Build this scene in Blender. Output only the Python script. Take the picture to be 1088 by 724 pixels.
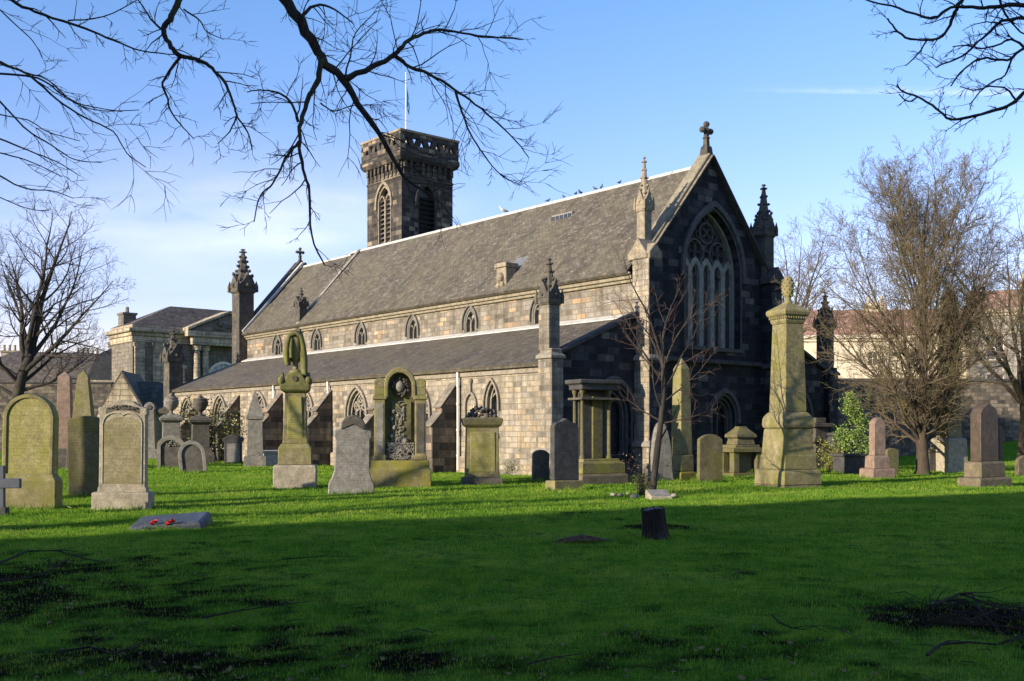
import bpy, bmesh, math, random
import numpy as np
from mathutils import Vector, Matrix, noise
from mathutils.geometry import tessellate_polygon

for o in list(bpy.data.objects):
    bpy.data.objects.remove(o)
SC = bpy.context.scene
COL = SC.collection
R = math.radians
rnd = random.Random(7)

# ------------------------------------------------------------------ camera, sky, sun, exposure
F, CX, HZ, CAMZ = 1100.0, 544.0, 458.0, 1.6          # focal length in photo pixels, centre column, horizon row, eye height
cam_d = bpy.data.cameras.new('camera')
cam_d.sensor_width = 36.0
cam_d.lens = 36.0 * F / 1088.0
cam_d.shift_y = (HZ - 362.0) / 1088.0
cam_d.clip_start = 0.1
cam_d.clip_end = 9000
cam = bpy.data.objects.new('camera', cam_d)
COL.objects.link(cam)
cam.location = (0, 0, CAMZ)
cam.rotation_euler = (R(90), 0, 0)
SC.camera = cam

SUN_EL, SUN_AZ = R(16), R(217)                      # sun stands behind and to the left: direction (-.80, -.60)
sun_dir = Vector((math.cos(SUN_AZ) * math.cos(SUN_EL), math.sin(SUN_AZ) * math.cos(SUN_EL), math.sin(SUN_EL)))
world = bpy.data.worlds.new('World')
SC.world = world
world.use_nodes = True
wn, wl = world.node_tree.nodes, world.node_tree.links
wn.clear()
sky = wn.new('ShaderNodeTexSky')
sky.sky_type = 'NISHITA'
sky.sun_disc = False
sky.sun_elevation = SUN_EL
sky.sun_rotation = math.atan2(sun_dir.x, sun_dir.y)
sky.air_density, sky.dust_density, sky.ozone_density = 1.0, 0.25, 2.6
sky.altitude = 0
bg = wn.new('ShaderNodeBackground')
bg.inputs['Strength'].default_value = 0.135
wo = wn.new('ShaderNodeOutputWorld')
geo = wn.new('ShaderNodeNewGeometry')
sep = wn.new('ShaderNodeSeparateXYZ')
wl.new(geo.outputs['Incoming'], sep.inputs[0])       # height above the horizon
ng = wn.new('ShaderNodeMath'); ng.operation = 'MULTIPLY'; ng.inputs[1].default_value = -1.0
wl.new(sep.outputs['Z'], ng.inputs[0])
tint = wn.new('ShaderNodeValToRGB')                   # clear winter blue above, milky towards the horizon
for p, c in ((.04, (1.30, .93, 1.0, 1)), (.16, (1.06, .885, 1.08, 1)), (.42, (.78, .97, 1.20, 1))):
    e = tint.color_ramp.elements[0] if p == .04 else (tint.color_ramp.elements[-1] if p == .42 else tint.color_ramp.elements.new(p))
    e.position = p; e.color = c
wl.new(ng.outputs[0], tint.inputs[0])
mul = wn.new('ShaderNodeMix'); mul.data_type = 'RGBA'; mul.blend_type = 'MULTIPLY'; mul.inputs[0].default_value = 1
wl.new(sky.outputs[0], mul.inputs[6]); wl.new(tint.outputs[0], mul.inputs[7])
wl.new(mul.outputs[2], bg.inputs['Color'])
wl.new(bg.outputs[0], wo.inputs['Surface'])

sun_d = bpy.data.lights.new('sun', 'SUN')
sun_d.energy = 5.0
sun_d.angle = R(0.5)
sun_d.color = (1.0, 0.87, 0.68)
sun = bpy.data.objects.new('sun', sun_d)
COL.objects.link(sun)
sun.rotation_euler = sun_dir.to_track_quat('Z', 'Y').to_euler()
sun.location = (-60, -40, 60)

SC.view_settings.view_transform = 'Standard'
SC.view_settings.look = 'None'
SC.view_settings.gamma = 1.0
SC.view_settings.use_curve_mapping = False
SC.view_settings.exposure = 0.9

# ------------------------------------------------------------------ helpers
def depth(v):                       # distance of a ground point seen at photo row v
    return F * CAMZ / (v - HZ)
def xat(u, Y):
    return (u - CX) / F * Y
def zat(v, Y):
    return (HZ - v) / F * Y + CAMZ

class MB:
    """collects faces and links them as one mesh object"""
    def __init__(s):
        s.v, s.f = [], []
    def add(s, vs, fs):
        b = len(s.v)
        s.v += [tuple(p) for p in vs]
        s.f += [tuple(i + b for i in f) for f in fs]
        return s
    def box(s, x0, x1, y0, y1, z0, z1):
        return s.add([(x0,y0,z0),(x1,y0,z0),(x1,y1,z0),(x0,y1,z0),(x0,y0,z1),(x1,y0,z1),(x1,y1,z1),(x0,y1,z1)],
                     [(3,2,1,0),(4,5,6,7),(0,1,5,4),(1,2,6,5),(2,3,7,6),(3,0,4,7)])
    def prism(s, poly, d0, d1, m=lambda p, q, d: (p, d, q)):
        """poly of (p, q) pushed from depth d0 to d1; m maps (p, q, depth) to a point"""
        n = len(poly)
        return s.add([m(p, q, d0) for p, q in poly] + [m(p, q, d1) for p, q in poly],
                     [tuple(range(n)), tuple(range(2*n-1, n-1, -1))] + [(i, i+n, (i+1) % n + n, (i+1) % n) for i in range(n)])
    def stack(s, secs, cx=0, cy=0, rot=0):
        """square sections (z, half x, half y) joined upwards"""
        c = []
        ca, sa = math.cos(rot), math.sin(rot)
        for z, hx, hy in secs:
            for a, b in ((-hx,-hy),(hx,-hy),(hx,hy),(-hx,hy)):
                c.append((cx + a*ca - b*sa, cy + a*sa + b*ca, z))
        k = len(secs)
        fs = [(3,2,1,0), tuple(4*(k-1)+i for i in range(4))]
        for j in range(k-1):
            for i in range(4):
                i2 = (i+1) % 4
                fs.append((4*j+i, 4*j+i2, 4*j+4+i2, 4*j+4+i))
        return s.add(c, fs)
    def lathe(s, prof, cx=0, cy=0, n=16, sx=1, sy=1):
        c, fs = [], []
        for z, r in prof:
            for i in range(n):
                a = 2*math.pi*i/n
                c.append((cx + sx*r*math.cos(a), cy + sy*r*math.sin(a), z))
        k = len(prof)
        fs.append(tuple(range(n-1, -1, -1)))
        fs.append(tuple(n*(k-1)+i for i in range(n)))
        for j in range(k-1):
            for i in range(n):
                i2 = (i+1) % n
                fs.append((n*j+i, n*j+i2, n*j+n+i2, n*j+n+i))
        return s.add(c, fs)
    def ball(s, c, r, sz=1, n=8, m=5, jit=0, rg=rnd):
        prof = []
        for j in range(m+1):
            t = math.pi*j/m
            prof.append((-math.cos(t)*r*sz, max(math.sin(t)*r, r*.02)))
        b = len(s.v)
        s.lathe(prof, 0, 0, n)
        for i in range(b, len(s.v)):
            p = Vector(s.v[i])
            if jit: p = p * (1 + rg.uniform(-jit, jit))
            s.v[i] = (p.x + c[0], p.y + c[1], p.z + c[2])
        return s
    def tube(s, pts, rad, n=6, flat=1):
        P = [Vector(p) for p in pts]
        k = len(P)
        if k < 2: return s
        t = (P[1]-P[0]).normalized()
        a = t.orthogonal().normalized()
        c, fs = [], []
        for j in range(k):
            t = (P[min(j+1, k-1)] - P[max(j-1, 0)])
            if t.length < 1e-9: t = Vector((0,0,1))
            t.normalize()
            a = (a - t*a.dot(t))
            if a.length < 1e-6: a = t.orthogonal()
            a.normalize()
            b = t.cross(a)
            r = rad[j] if hasattr(rad, '__len__') else rad
            for i in range(n):
                w = 2*math.pi*i/n
                c.append(P[j] + a*(r*math.cos(w)) + b*(r*flat*math.sin(w)))
        for j in range(k-1):
            for i in range(n):
                i2 = (i+1) % n
                fs.append((n*j+i, n*j+i2, n*j+n+i2, n*j+n+i))
        fs.append(tuple(range(n-1, -1, -1)))
        fs.append(tuple(n*(k-1)+i for i in range(n)))
        return s.add(c, fs)
    def wall(s, outer, holes, m, reveal=.35, thick=0):
        """flat wall with openings, their reveals, and (thick) its outer edge"""
        loops = [outer] + holes
        tri = tessellate_polygon([[Vector((p, q, 0)) for p, q in l] for l in loops])
        flat = [pq for l in loops for pq in l]
        s.add([m(p, q, 0) for p, q in flat], [tuple(t) for t in tri])
        if thick:
            s.add([m(p, q, thick) for p, q in flat], [tuple(reversed(t)) for t in tri])
        for l, d in [(outer, thick)] + [(h, thick or reveal) for h in holes]:
            if not d: continue
            n = len(l)
            s.add([m(p, q, 0) for p, q in l] + [m(p, q, d) for p, q in l], [(i, (i+1) % n, (i+1) % n + n, i+n) for i in range(n)])
        return s
    def build(s, name, mat, parent=None, bevel=0, smooth=None, seg=1):
        me = bpy.data.meshes.new(name)
        me.from_pydata(s.v, [], s.f)
        if bevel:
            bm = bmesh.new(); bm.from_mesh(me)
            bmesh.ops.remove_doubles(bm, verts=bm.verts, dist=1e-5)
            bmesh.ops.recalc_face_normals(bm, faces=bm.faces)
            ed = [e for e in bm.edges if len(e.link_faces) == 2 and e.calc_face_angle(0) > R(35)]
            bmesh.ops.bevel(bm, geom=ed, offset=bevel, segments=seg, affect='EDGES', profile=.6, clamp_overlap=True)
            bm.to_mesh(me); bm.free()
        me.update()
        box_uv(me)
        if smooth is not None:
            me.shade_smooth()
            me.set_sharp_from_angle(angle=R(smooth))
        me.materials.append(mat)
        o = bpy.data.objects.new(name, me)
        COL.objects.link(o)
        if parent: o.parent = parent
        return o

def box_uv(me):
    """lays texture coordinates in metres along every face"""
    nl = len(me.loops)
    if not nl: return
    uv = me.uv_layers.new(name='metres')
    co = np.empty(len(me.vertices)*3, np.float32); me.vertices.foreach_get('co', co); co = co.reshape(-1, 3)
    vi = np.empty(nl, np.int32); me.loops.foreach_get('vertex_index', vi)
    npoly = len(me.polygons)
    nor = np.empty(npoly*3, np.float32); me.polygons.foreach_get('normal', nor); nor = nor.reshape(-1, 3)
    tot = np.empty(npoly, np.int32); me.polygons.foreach_get('loop_total', tot)
    ln = np.repeat(nor, tot, axis=0)
    p = co[vi]
    h = np.hypot(ln[:,0], ln[:,1])
    hs = np.maximum(h, 1e-6)
    tx, ty = -ln[:,1]/hs, ln[:,0]/hs
    U = p[:,0]*tx + p[:,1]*ty
    V = p[:,2]/np.maximum(h, .25)
    flat = h < .35
    U = np.where(flat, p[:,0], U); V = np.where(flat, p[:,1], V)
    uv.data.foreach_set('uv', np.stack([U, V], 1).astype(np.float32).ravel())

def empty(name, loc, rz=0):
    o = bpy.data.objects.new(name, None)
    o.empty_display_size = .3
    COL.objects.link(o)
    o.location = loc
    o.rotation_euler = (0, 0, rz)
    return o
def tag(o, label=None, cat=None, group=None, kind=None):
    if label: o['label'] = label
    if cat: o['category'] = cat
    if group: o['group'] = group
    if kind: o['kind'] = kind
    return o
def thing(name, label, cat, loc, rz=0, group=None):
    return tag(empty(name, loc, rz), label, cat, group)

def arch(cx, hw, z0, zs, za, n=10, square_foot=True):
    """outline of a pointed (or round, za-zs == hw) arched opening"""
    h = za - zs
    Rr = (hw*hw + h*h) / (2*hw)
    a1 = math.atan2(h, Rr - hw)
    L = []
    for i in range(n+1):
        t = a1*i/n
        L.append((cx - hw + Rr - Rr*math.cos(t), zs + Rr*math.sin(t)))
    Rt = [(2*cx - p, q) for p, q in reversed(L[:-1])]
    pts = L + Rt
    if square_foot:
        pts = [(cx - hw, z0)] + pts + [(cx + hw, z0)]
    return pts
def ring(cx, hw, z0, zs, za, w, n=10):
    """band of width w round the outside of an arch, open at the foot"""
    o = arch(cx, hw + w, z0, zs, za + w*1.25, n)
    i = arch(cx, hw, z0, zs, za, n)
    return o + list(reversed(i))

# ------------------------------------------------------------------ materials
def new_mat(name):
    m = bpy.data.materials.new(name)
    m.use_nodes = True
    nt = m.node_tree
    return m, nt, nt.nodes['Principled BSDF']
def N(nt, t, **kw):
    n = nt.nodes.new(t)
    for k, v in kw.items():
        if k in n.inputs.keys(): n.inputs[k].default_value = v
        else: setattr(n, k, v)
    return n
def mixc(nt, fac, a, b, mode='MIX'):
    n = nt.nodes.new('ShaderNodeMix'); n.data_type = 'RGBA'; n.blend_type = mode
    for s, x in ((0, fac), (6, a), (7, b)):
        if hasattr(x, 'is_output'): nt.links.new(x, n.inputs[s])
        elif s == 0: n.inputs[0].default_value = x
        else: n.inputs[s].default_value = (*x, 1)
    return n.outputs[2]
def ramp(nt, src, stops, interp='LINEAR'):
    n = nt.nodes.new('ShaderNodeValToRGB')
    n.color_ramp.interpolation = interp
    el = n.color_ramp.elements
    while len(el) < len(stops): el.new(.5)
    for e, (p, c) in zip(el, stops):
        e.position = p
        e.color = (*c, 1) if hasattr(c, '__len__') else (c, c, c, 1)
    nt.links.new(src, n.inputs[0])
    return n.outputs[0]
def noise_n(nt, vec, scale, detail=5, rough=.6, dim='3D'):
    n = N(nt, 'ShaderNodeTexNoise', Scale=scale, Detail=detail, Roughness=rough)
    if vec is not None: nt.links.new(vec, n.inputs['Vector'])
    return n.outputs[0]
def coord(nt, which='Object', scale=None, rand=False):
    t = nt.nodes.new('ShaderNodeTexCoord')
    v = t.outputs[which]
    if rand:
        oi = nt.nodes.new('ShaderNodeObjectInfo')
        ad = nt.nodes.new('ShaderNodeVectorMath'); ad.operation = 'MULTIPLY_ADD'
        cb = nt.nodes.new('ShaderNodeCombineXYZ')
        for i in range(3): nt.links.new(oi.outputs['Random'], cb.inputs[i])
        nt.links.new(cb.outputs[0], ad.inputs[0]); ad.inputs[1].default_value = (57, 31, 43)
        nt.links.new(v, ad.inputs[2])
        v = ad.outputs[0]
    if scale:
        m = N(nt, 'ShaderNodeMapping'); m.inputs['Scale'].default_value = scale
        nt.links.new(v, m.inputs['Vector']); v = m.outputs[0]
    return v
def bump(nt, bs, h, strength=.4, dist=.02):
    b = N(nt, 'ShaderNodeBump', Strength=strength, Distance=dist)
    nt.links.new(h, b.inputs['Height'])
    nt.links.new(b.outputs[0], bs.inputs['Normal'])
    return b

def plain(name, col, rough=.7, metal=0, var=.15, sc=6):
    m, nt, bs = new_mat(name)
    c = coord(nt, 'Object')
    n = noise_n(nt, c, sc, 5)
    k = ramp(nt, n, [(.3, 1-var), (.7, 1+var)])
    nt.links.new(mixc(nt, 1, col, k, 'MULTIPLY'), bs.inputs['Base Color'])
    bs.inputs['Roughness'].default_value = rough
    bs.inputs['Metallic'].default_value = metal
    bump(nt, bs, n, .2, .01)
    return m

def gravestone(name, c1, c2, lichen=(.16, .17, .03), amt=.5, soot=.3, rough=.85, lines=False):
    """weathered stone: two tones, lichen patches, black soot patches, streaks"""
    m, nt, bs = new_mat(name)
    c = coord(nt, 'Object', rand=True)
    cs = coord(nt, 'Object', (3.5, 3.5, .7), rand=True)
    base = mixc(nt, ramp(nt, noise_n(nt, c, 2.2, 6, .65), [(.3, 0), (.7, 1)]), c1, c2)
    fine = noise_n(nt, c, 38, 6, .7)
    base = mixc(nt, 1, base, ramp(nt, fine, [(.25, .5), (.75, 1.45)]), 'MULTIPLY')
    base = mixc(nt, 1, base, ramp(nt, noise_n(nt, c, 5.5, 8, .75), [(.3, .55), (.7, 1.35)]), 'MULTIPLY')
    lich = ramp(nt, noise_n(nt, c, 1.5, 8, .7), [(.72-.45*amt, 0), (.92-.45*amt, 1)])
    lf = mixc(nt, 1, lich, ramp(nt, noise_n(nt, c, 13, 6, .7), [(.3, .35), (.65, 1)]), 'MULTIPLY')
    base = mixc(nt, lf, base, lichen)
    st = ramp(nt, noise_n(nt, cs, 1.9, 7, .68), [(.74-.4*soot, 0), (.95-.35*soot, .85)])
    base = mixc(nt, st, base, tuple(x*.22 for x in c1))
    sp = ramp(nt, noise_n(nt, c, 17, 3, .5), [(.66, 0), (.70, .55)])        # pale crusty lichen spots
    sp = mixc(nt, 1, sp, ramp(nt, noise_n(nt, c, 2.6, 4, .6), [(.48, 0), (.6, 1)]), 'MULTIPLY')
    base = mixc(nt, sp, base, tuple(min(.5, x*1.5+.08) for x in c1))
    nt.links.new(base, bs.inputs['Base Color'])
    bs.inputs['Roughness'].default_value = rough
    bs.inputs['Specular IOR Level'].default_value = .2
    h = mixc(nt, .35, noise_n(nt, c, 9, 6, .65), fine)
    if lines:        # worn rows of cut lettering too weathered to read
        t = nt.nodes.new('ShaderNodeTexCoord')
        w = N(nt, 'ShaderNodeTexWave', Scale=4.6, Distortion=.15, Detail=1)
        w.bands_direction = 'Z'; w.wave_profile = 'SIN'
        nt.links.new(t.outputs['Object'], w.inputs['Vector'])
        g = noise_n(nt, coord(nt, 'Object', (60, 1, 14)), 1.0, 2)
        rows = mixc(nt, 1, ramp(nt, w.outputs[1], [(.55, 0), (.7, 1)]), ramp(nt, g, [(.45, 0), (.6, 1)]), 'MULTIPLY')
        rows = mixc(nt, 1, rows, ramp(nt, noise_n(nt, c, 3.0, 5, .7), [(.35, .15), (.6, 1)]), 'MULTIPLY')
        h = mixc(nt, .2, h, rows)
        cut = mixc(nt, ramp(nt, rows, [(0, 0), (1, .4)]), base, tuple(x*.3 for x in c2))
        nt.links.new(cut, bs.inputs['Base Color'])
    bump(nt, bs, h, .55, .02)
    return m

def ashlar(name, stops, bw=.62, bh=.29, soot=.2, sootcol=(.018, .017, .018), mortar=(.10, .085, .065), rough=.9):
    """coursed blocks in metres, every block its own stone colour, with soot patches and worn joints"""
    m, nt, bs = new_mat(name)
    uv = coord(nt, 'UV')
    ob = coord(nt, 'Object')
    nz = N(nt, 'ShaderNodeTexNoise', Scale=1.2, Detail=3); nt.links.new(uv, nz.inputs['Vector'])
    vm = nt.nodes.new('ShaderNodeVectorMath'); vm.operation = 'MULTIPLY_ADD'
    nt.links.new(nz.outputs['Color'], vm.inputs[0]); vm.inputs[1].default_value = (.05, .03, 0); nt.links.new(uv, vm.inputs[2])
    br = N(nt, 'ShaderNodeTexBrick', Scale=1.0)
    br.offset, br.offset_frequency, br.squash, br.squash_frequency = .5, 2, .72, 3
    br.inputs['Color1'].default_value = (0, 0, 0, 1); br.inputs['Color2'].default_value = (1, 1, 1, 1); br.inputs['Mortar'].default_value = (.5, .5, .5, 1)
    br.inputs['Mortar Size'].default_value = .014; br.inputs['Mortar Smooth'].default_value = .35
    br.inputs['Brick Width'].default_value = bw; br.inputs['Row Height'].default_value = bh
    nt.links.new(vm.outputs[0], br.inputs['Vector'])
    col = ramp(nt, br.outputs['Color'], stops)
    mid = noise_n(nt, ob, 3.2, 7, .7)
    col = mixc(nt, 1, col, ramp(nt, mid, [(.25, .55), (.75, 1.4)]), 'MULTIPLY')
    fine = noise_n(nt, ob, 26, 5, .7)
    col = mixc(nt, 1, col, ramp(nt, fine, [(.3, .8), (.7, 1.18)]), 'MULTIPLY')
    run = noise_n(nt, coord(nt, 'Object', (2.6, 2.6, .28)), 1.0, 7, .68)
    col = mixc(nt, 1, col, ramp(nt, run, [(.32, .5), (.55, 1.05), (.75, 1.2)]), 'MULTIPLY')
    so = ramp(nt, noise_n(nt, ob, .55, 9, .72), [(.78-.5*soot, 0), (.95-.4*soot, .9)])
    col = mixc(nt, so, col, sootcol)
    col = mixc(nt, br.outputs['Fac'], col, mortar)
    nt.links.new(col, bs.inputs['Base Color'])
    bs.inputs['Roughness'].default_value = rough
    bs.inputs['Specular IOR Level'].default_value = .3
    inv = ramp(nt, br.outputs['Fac'], [(0, 1), (1, 0)])
    h = mixc(nt, .3, inv, mid)
    h = mixc(nt, .15, h, fine)
    bump(nt, bs, h, 1.0, .045)
    return m

def slates(name, c1, c2, bw=.22, bh=.13, stain=(.10, .095, .06), rough=.75):
    m, nt, bs = new_mat(name)
    uv = coord(nt, 'UV'); ob = coord(nt, 'Object')
    br = N(nt, 'ShaderNodeTexBrick', Scale=1.0)
    br.inputs['Color1'].default_value = (0, 0, 0, 1); br.inputs['Color2'].default_value = (1, 1, 1, 1); br.inputs['Mortar'].default_value = (0, 0, 0, 1)
    br.inputs['Mortar Size'].default_value = .012; br.inputs['Mortar Smooth'].default_value = .2
    br.inputs['Brick Width'].default_value = bw; br.inputs['Row Height'].default_value = bh
    nt.links.new(uv, br.inputs['Vector'])
    c3 = tuple(x*1.2 for x in c2)
    col = ramp(nt, br.outputs['Color'], [(0, tuple(x*.8 for x in c1)), (.5, c1), (.9, c2), (.965, c2), (.985, c3)])
    run = noise_n(nt, coord(nt, 'UV', (1.6, .22, 1)), 1.0, 6, .65)
    col = mixc(nt, 1, col, ramp(nt, run, [(.35, .72), (.5, 1), (.7, 1.22)]), 'MULTIPLY')
    big = noise_n(nt, ob, .45, 9, .75)
    mid = noise_n(nt, ob, 2.6, 9, .8)
    col = mixc(nt, ramp(nt, big, [(.42, 0), (.62, .75)]), col, stain)
    col = mixc(nt, 1, col, ramp(nt, mid, [(.3, .5), (.7, 1.6)]), 'MULTIPLY')
    col = mixc(nt, ramp(nt, br.outputs['Fac'], [(0, 0), (1, .4)]), col, tuple(x*.4 for x in c1))
    nt.links.new(col, bs.inputs['Base Color'])
    bs.inputs['Roughness'].default_value = rough
    bs.inputs['Specular IOR Level'].default_value = .25
    h = mixc(nt, .5, ramp(nt, br.outputs['Fac'], [(0, 1), (1, 0)]), br.outputs['Color'])
    h = mixc(nt, .4, h, mid)
    bump(nt, bs, h, .7, .035)
    return m

def bark(name, c1, c2, moss=(.10, .11, .03), mo=.3):
    m, nt, bs = new_mat(name)
    c = coord(nt, 'Object', (9, 9, 2))
    n = noise_n(nt, c, 2.0, 7, .7)
    col = ramp(nt, n, [(.3, c1), (.7, c2)])
    col = mixc(nt, ramp(nt, noise_n(nt, coord(nt, 'Object'), 1.4, 5), [(.62-.3*mo, 0), (.8-.3*mo, .8)]), col, moss)
    nt.links.new(col, bs.inputs['Base Color'])
    bs.inputs['Roughness'].default_value = .9
    bs.inputs['Specular IOR Level'].default_value = .15
    bump(nt, bs, n, .8, .03)
    return m

M = {}
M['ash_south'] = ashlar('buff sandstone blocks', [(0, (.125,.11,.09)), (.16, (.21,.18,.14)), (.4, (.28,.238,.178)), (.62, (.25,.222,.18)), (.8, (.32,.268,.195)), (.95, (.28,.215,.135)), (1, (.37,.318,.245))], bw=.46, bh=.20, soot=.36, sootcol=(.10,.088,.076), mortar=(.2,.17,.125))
M['ash_clere'] = ashlar('mottled sandstone blocks', [(0, (.11,.095,.075)), (.2, (.165,.142,.11)), (.5, (.205,.18,.14)), (.8, (.20,.18,.155)), (.91, (.30,.20,.11)), (1, (.32,.27,.19))], bw=.5, bh=.21, soot=.42, sootcol=(.11,.10,.09), mortar=(.17,.145,.11))
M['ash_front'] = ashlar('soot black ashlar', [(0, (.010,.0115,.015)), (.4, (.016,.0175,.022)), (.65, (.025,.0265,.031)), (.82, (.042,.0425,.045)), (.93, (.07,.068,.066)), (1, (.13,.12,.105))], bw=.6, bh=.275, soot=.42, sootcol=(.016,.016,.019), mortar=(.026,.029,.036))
M['ash_tower'] = ashlar('dark tower ashlar', [(0, (.025,.023,.022)), (.4, (.045,.04,.036)), (.68, (.07,.061,.051)), (.84, (.105,.089,.07)), (.94, (.19,.155,.11)), (1, (.27,.22,.155))], bw=.62, bh=.28, soot=.4, mortar=(.09,.08,.07))
M['ash_dark'] = ashlar('dark garden rubble', [(0, (.05,.045,.04)), (.5, (.11,.095,.075)), (1, (.2,.165,.125))], bw=.5, bh=.24, soot=.3, sootcol=(.03,.028,.025))
M['ash_brown'] = ashlar('brown buttress stone', [(0, (.05,.042,.036)), (.4, (.11,.088,.07)), (.8, (.19,.145,.11)), (1, (.27,.21,.15))], bh=.29, soot=.2)
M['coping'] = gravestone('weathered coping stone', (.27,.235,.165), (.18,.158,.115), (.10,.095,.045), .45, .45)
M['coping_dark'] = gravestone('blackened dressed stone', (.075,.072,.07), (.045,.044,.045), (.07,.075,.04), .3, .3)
M['dress'] = gravestone('dressed window stone', (.25,.22,.175), (.19,.168,.135), (.15,.14,.10), .25, .4)
M['dress_grey'] = gravestone('greyed mullion stone', (.165,.158,.135), (.12,.115,.10), (.09,.095,.065), .3, .2)
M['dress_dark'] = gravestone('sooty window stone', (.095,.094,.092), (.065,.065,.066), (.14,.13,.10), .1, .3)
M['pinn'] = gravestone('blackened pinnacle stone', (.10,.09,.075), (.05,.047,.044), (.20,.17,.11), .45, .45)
M['pinn_lit'] = gravestone('sunlit pinnacle stone', (.30,.25,.18), (.19,.16,.12), (.09,.085,.05), .4, .5)  # paler copy of the pinnacle stone, sunlight put into the colour
M['slate'] = slates('brown grey slates', (.085,.074,.058), (.13,.114,.09), stain=(.115,.102,.066))
M['slate_low'] = slates('grey slates', (.078,.067,.053), (.115,.10,.08), stain=(.105,.09,.06))
M['slate_far'] = slates('brown grey far slates', (.085,.072,.062), (.125,.108,.093), .35, .22, stain=(.105,.088,.072))
M['slate_blue'] = slates('blue black slates', (.028,.029,.033), (.046,.047,.052), stain=(.045,.046,.046))
M['tile_red'] = slates('red roof tiles', (.30,.16,.115), (.40,.23,.17), .3, .25, stain=(.36,.22,.17))
M['lead'] = plain('pale lead sheet', (.42,.41,.38), .55, 0, .25, 3)
M['lead_dull'] = plain('weathered lead strip', (.20,.185,.155), .7, 0, .4, 2)
M['lead_dark'] = plain('dark lead sheet', (.13,.13,.135), .5, 0, .3, 3)
M['white_paint'] = plain('old white paint', (.62,.60,.55), .6, 0, .12, 4)
M['iron'] = plain('black iron', (.02,.02,.021), .5, 0, .2)
def glass_mat():
    m, nt, bs = new_mat('leaded dark glass')
    uv = coord(nt, 'UV')
    br = N(nt, 'ShaderNodeTexBrick', Scale=1.0)
    br.inputs['Brick Width'].default_value = .16; br.inputs['Row Height'].default_value = .2
    br.inputs['Mortar Size'].default_value = .008
    br.inputs['Color1'].default_value = (.012,.014,.018,1); br.inputs['Color2'].default_value = (.03,.033,.04,1); br.inputs['Mortar'].default_value = (.03,.03,.03,1)
    nt.links.new(uv, br.inputs['Vector']); nt.links.new(br.outputs['Color'], bs.inputs['Base Color'])
    bs.inputs['Roughness'].default_value = .25
    bump(nt, bs, br.outputs['Color'], .4, .02)
    return m
M['glass'] = glass_mat()
M['mullion'] = gravestone('pale grey mullion stone', (.27,.27,.235), (.20,.20,.175), (.13,.14,.09), .3, .2)
M['dim_glass'] = plain('dusty church glass', (.045,.045,.043), .5, 0, .5, 5)
M['guard'] = plain('wire guarded grey glass', (.215,.19,.15), .7, 0, .5, 9)
M['pane'] = plain('window pane', (.03,.035,.045), .08, 0, .2, 1)
M['blind'] = plain('pale window blind', (.42,.44,.46), .5, 0, .2, 1)
# ------------------------------------------------------------------ ground, grass
def smooth(a, b, x):
    t = max(0.0, min(1.0, (x-a)/(b-a)))
    return t*t*(3-2*t)
def bare(x, y):
    """0 = full turf, 1 = trodden bare earth"""
    n = noise.fractal(Vector((x*.55, y*.55, 3.1)), 1.0, 2.0, 4)
    n2 = noise.fractal(Vector((x*2.3, y*2.3, 9.7)), 1.0, 2.0, 3)
    k = -.55
    k += 1.3*math.exp(-(((x+5.6)/2.9)**2 + ((y-10.6)/2.7)**2))      # under the left tree
    k += .8*math.exp(-(((x+1.2)/3.2)**2 + ((y-7.2)/.9)**2))
    k += 1.6*math.exp(-(((x-4.0)/1.15)**2 + ((y-9.0)/.95)**2))      # under the twig pile
    k += 2.3*math.exp(-(((x-2.45)/.7)**2 + ((y-17.4)/.75)**2))       # round the stump
    k += .5*math.exp(-(((x+7.5)/1.2)**2 + ((y-17.2)/.5)**2))
    k += .25*smooth(12, 7, y)
    n3 = noise.fractal(Vector((x*4.2, y*4.2, 1.7)), 1.0, 2.0, 2)
    return max(0.0, min(1.0, .31 + 1.0*(k*.85 + .5*n + .45*n2 + .75*n3)))
def ground_z(x, y):
    z = .05*noise.noise(Vector((x*.35, y*.35, 0))) + .02*noise.noise(Vector((x*1.7, y*1.7, 5)))
    z *= smooth(200, 60, math.hypot(x, y))
    z += 1.3*smooth(24, 36, x)*smooth(54, 66, y)*smooth(140, 90, y)      # grass bank at the right
    return z

def axis(pos):
    return np.array(sorted(set(round(p, 4) for p in pos)))
xs = axis(list(np.arange(-11, 11.01, .12)) + list(np.arange(-46, 46, .8)) + [s*p for s in (1, -1) for p in (60, 90, 140, 240, 500, 1200, 3000, 7000)])
ys = axis(list(np.arange(4.5, 26, .12)) + list(np.arange(-60, 100, 1.0)) + [120, 160, 240, 500, 1200, 3000, 7000, -120, -400, -2000])
gv = [(x, y, ground_z(x, y)) for y in ys for x in xs]
nx, ny = len(xs), len(ys)
gf = [(j*nx+i, j*nx+i+1, (j+1)*nx+i+1, (j+1)*nx+i) for j in range(ny-1) for i in range(nx-1)]
gme = bpy.data.meshes.new('ground')
gme.from_pydata(gv, [], gf)
gme.shade_smooth()
at_ = gme.attributes.new('earth', 'FLOAT', 'POINT')
at_.data.foreach_set('value', np.array([bare(x, y) if (5 < y < 27 and abs(x) < 13) else .12 for y in ys for x in xs], np.float32))
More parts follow.
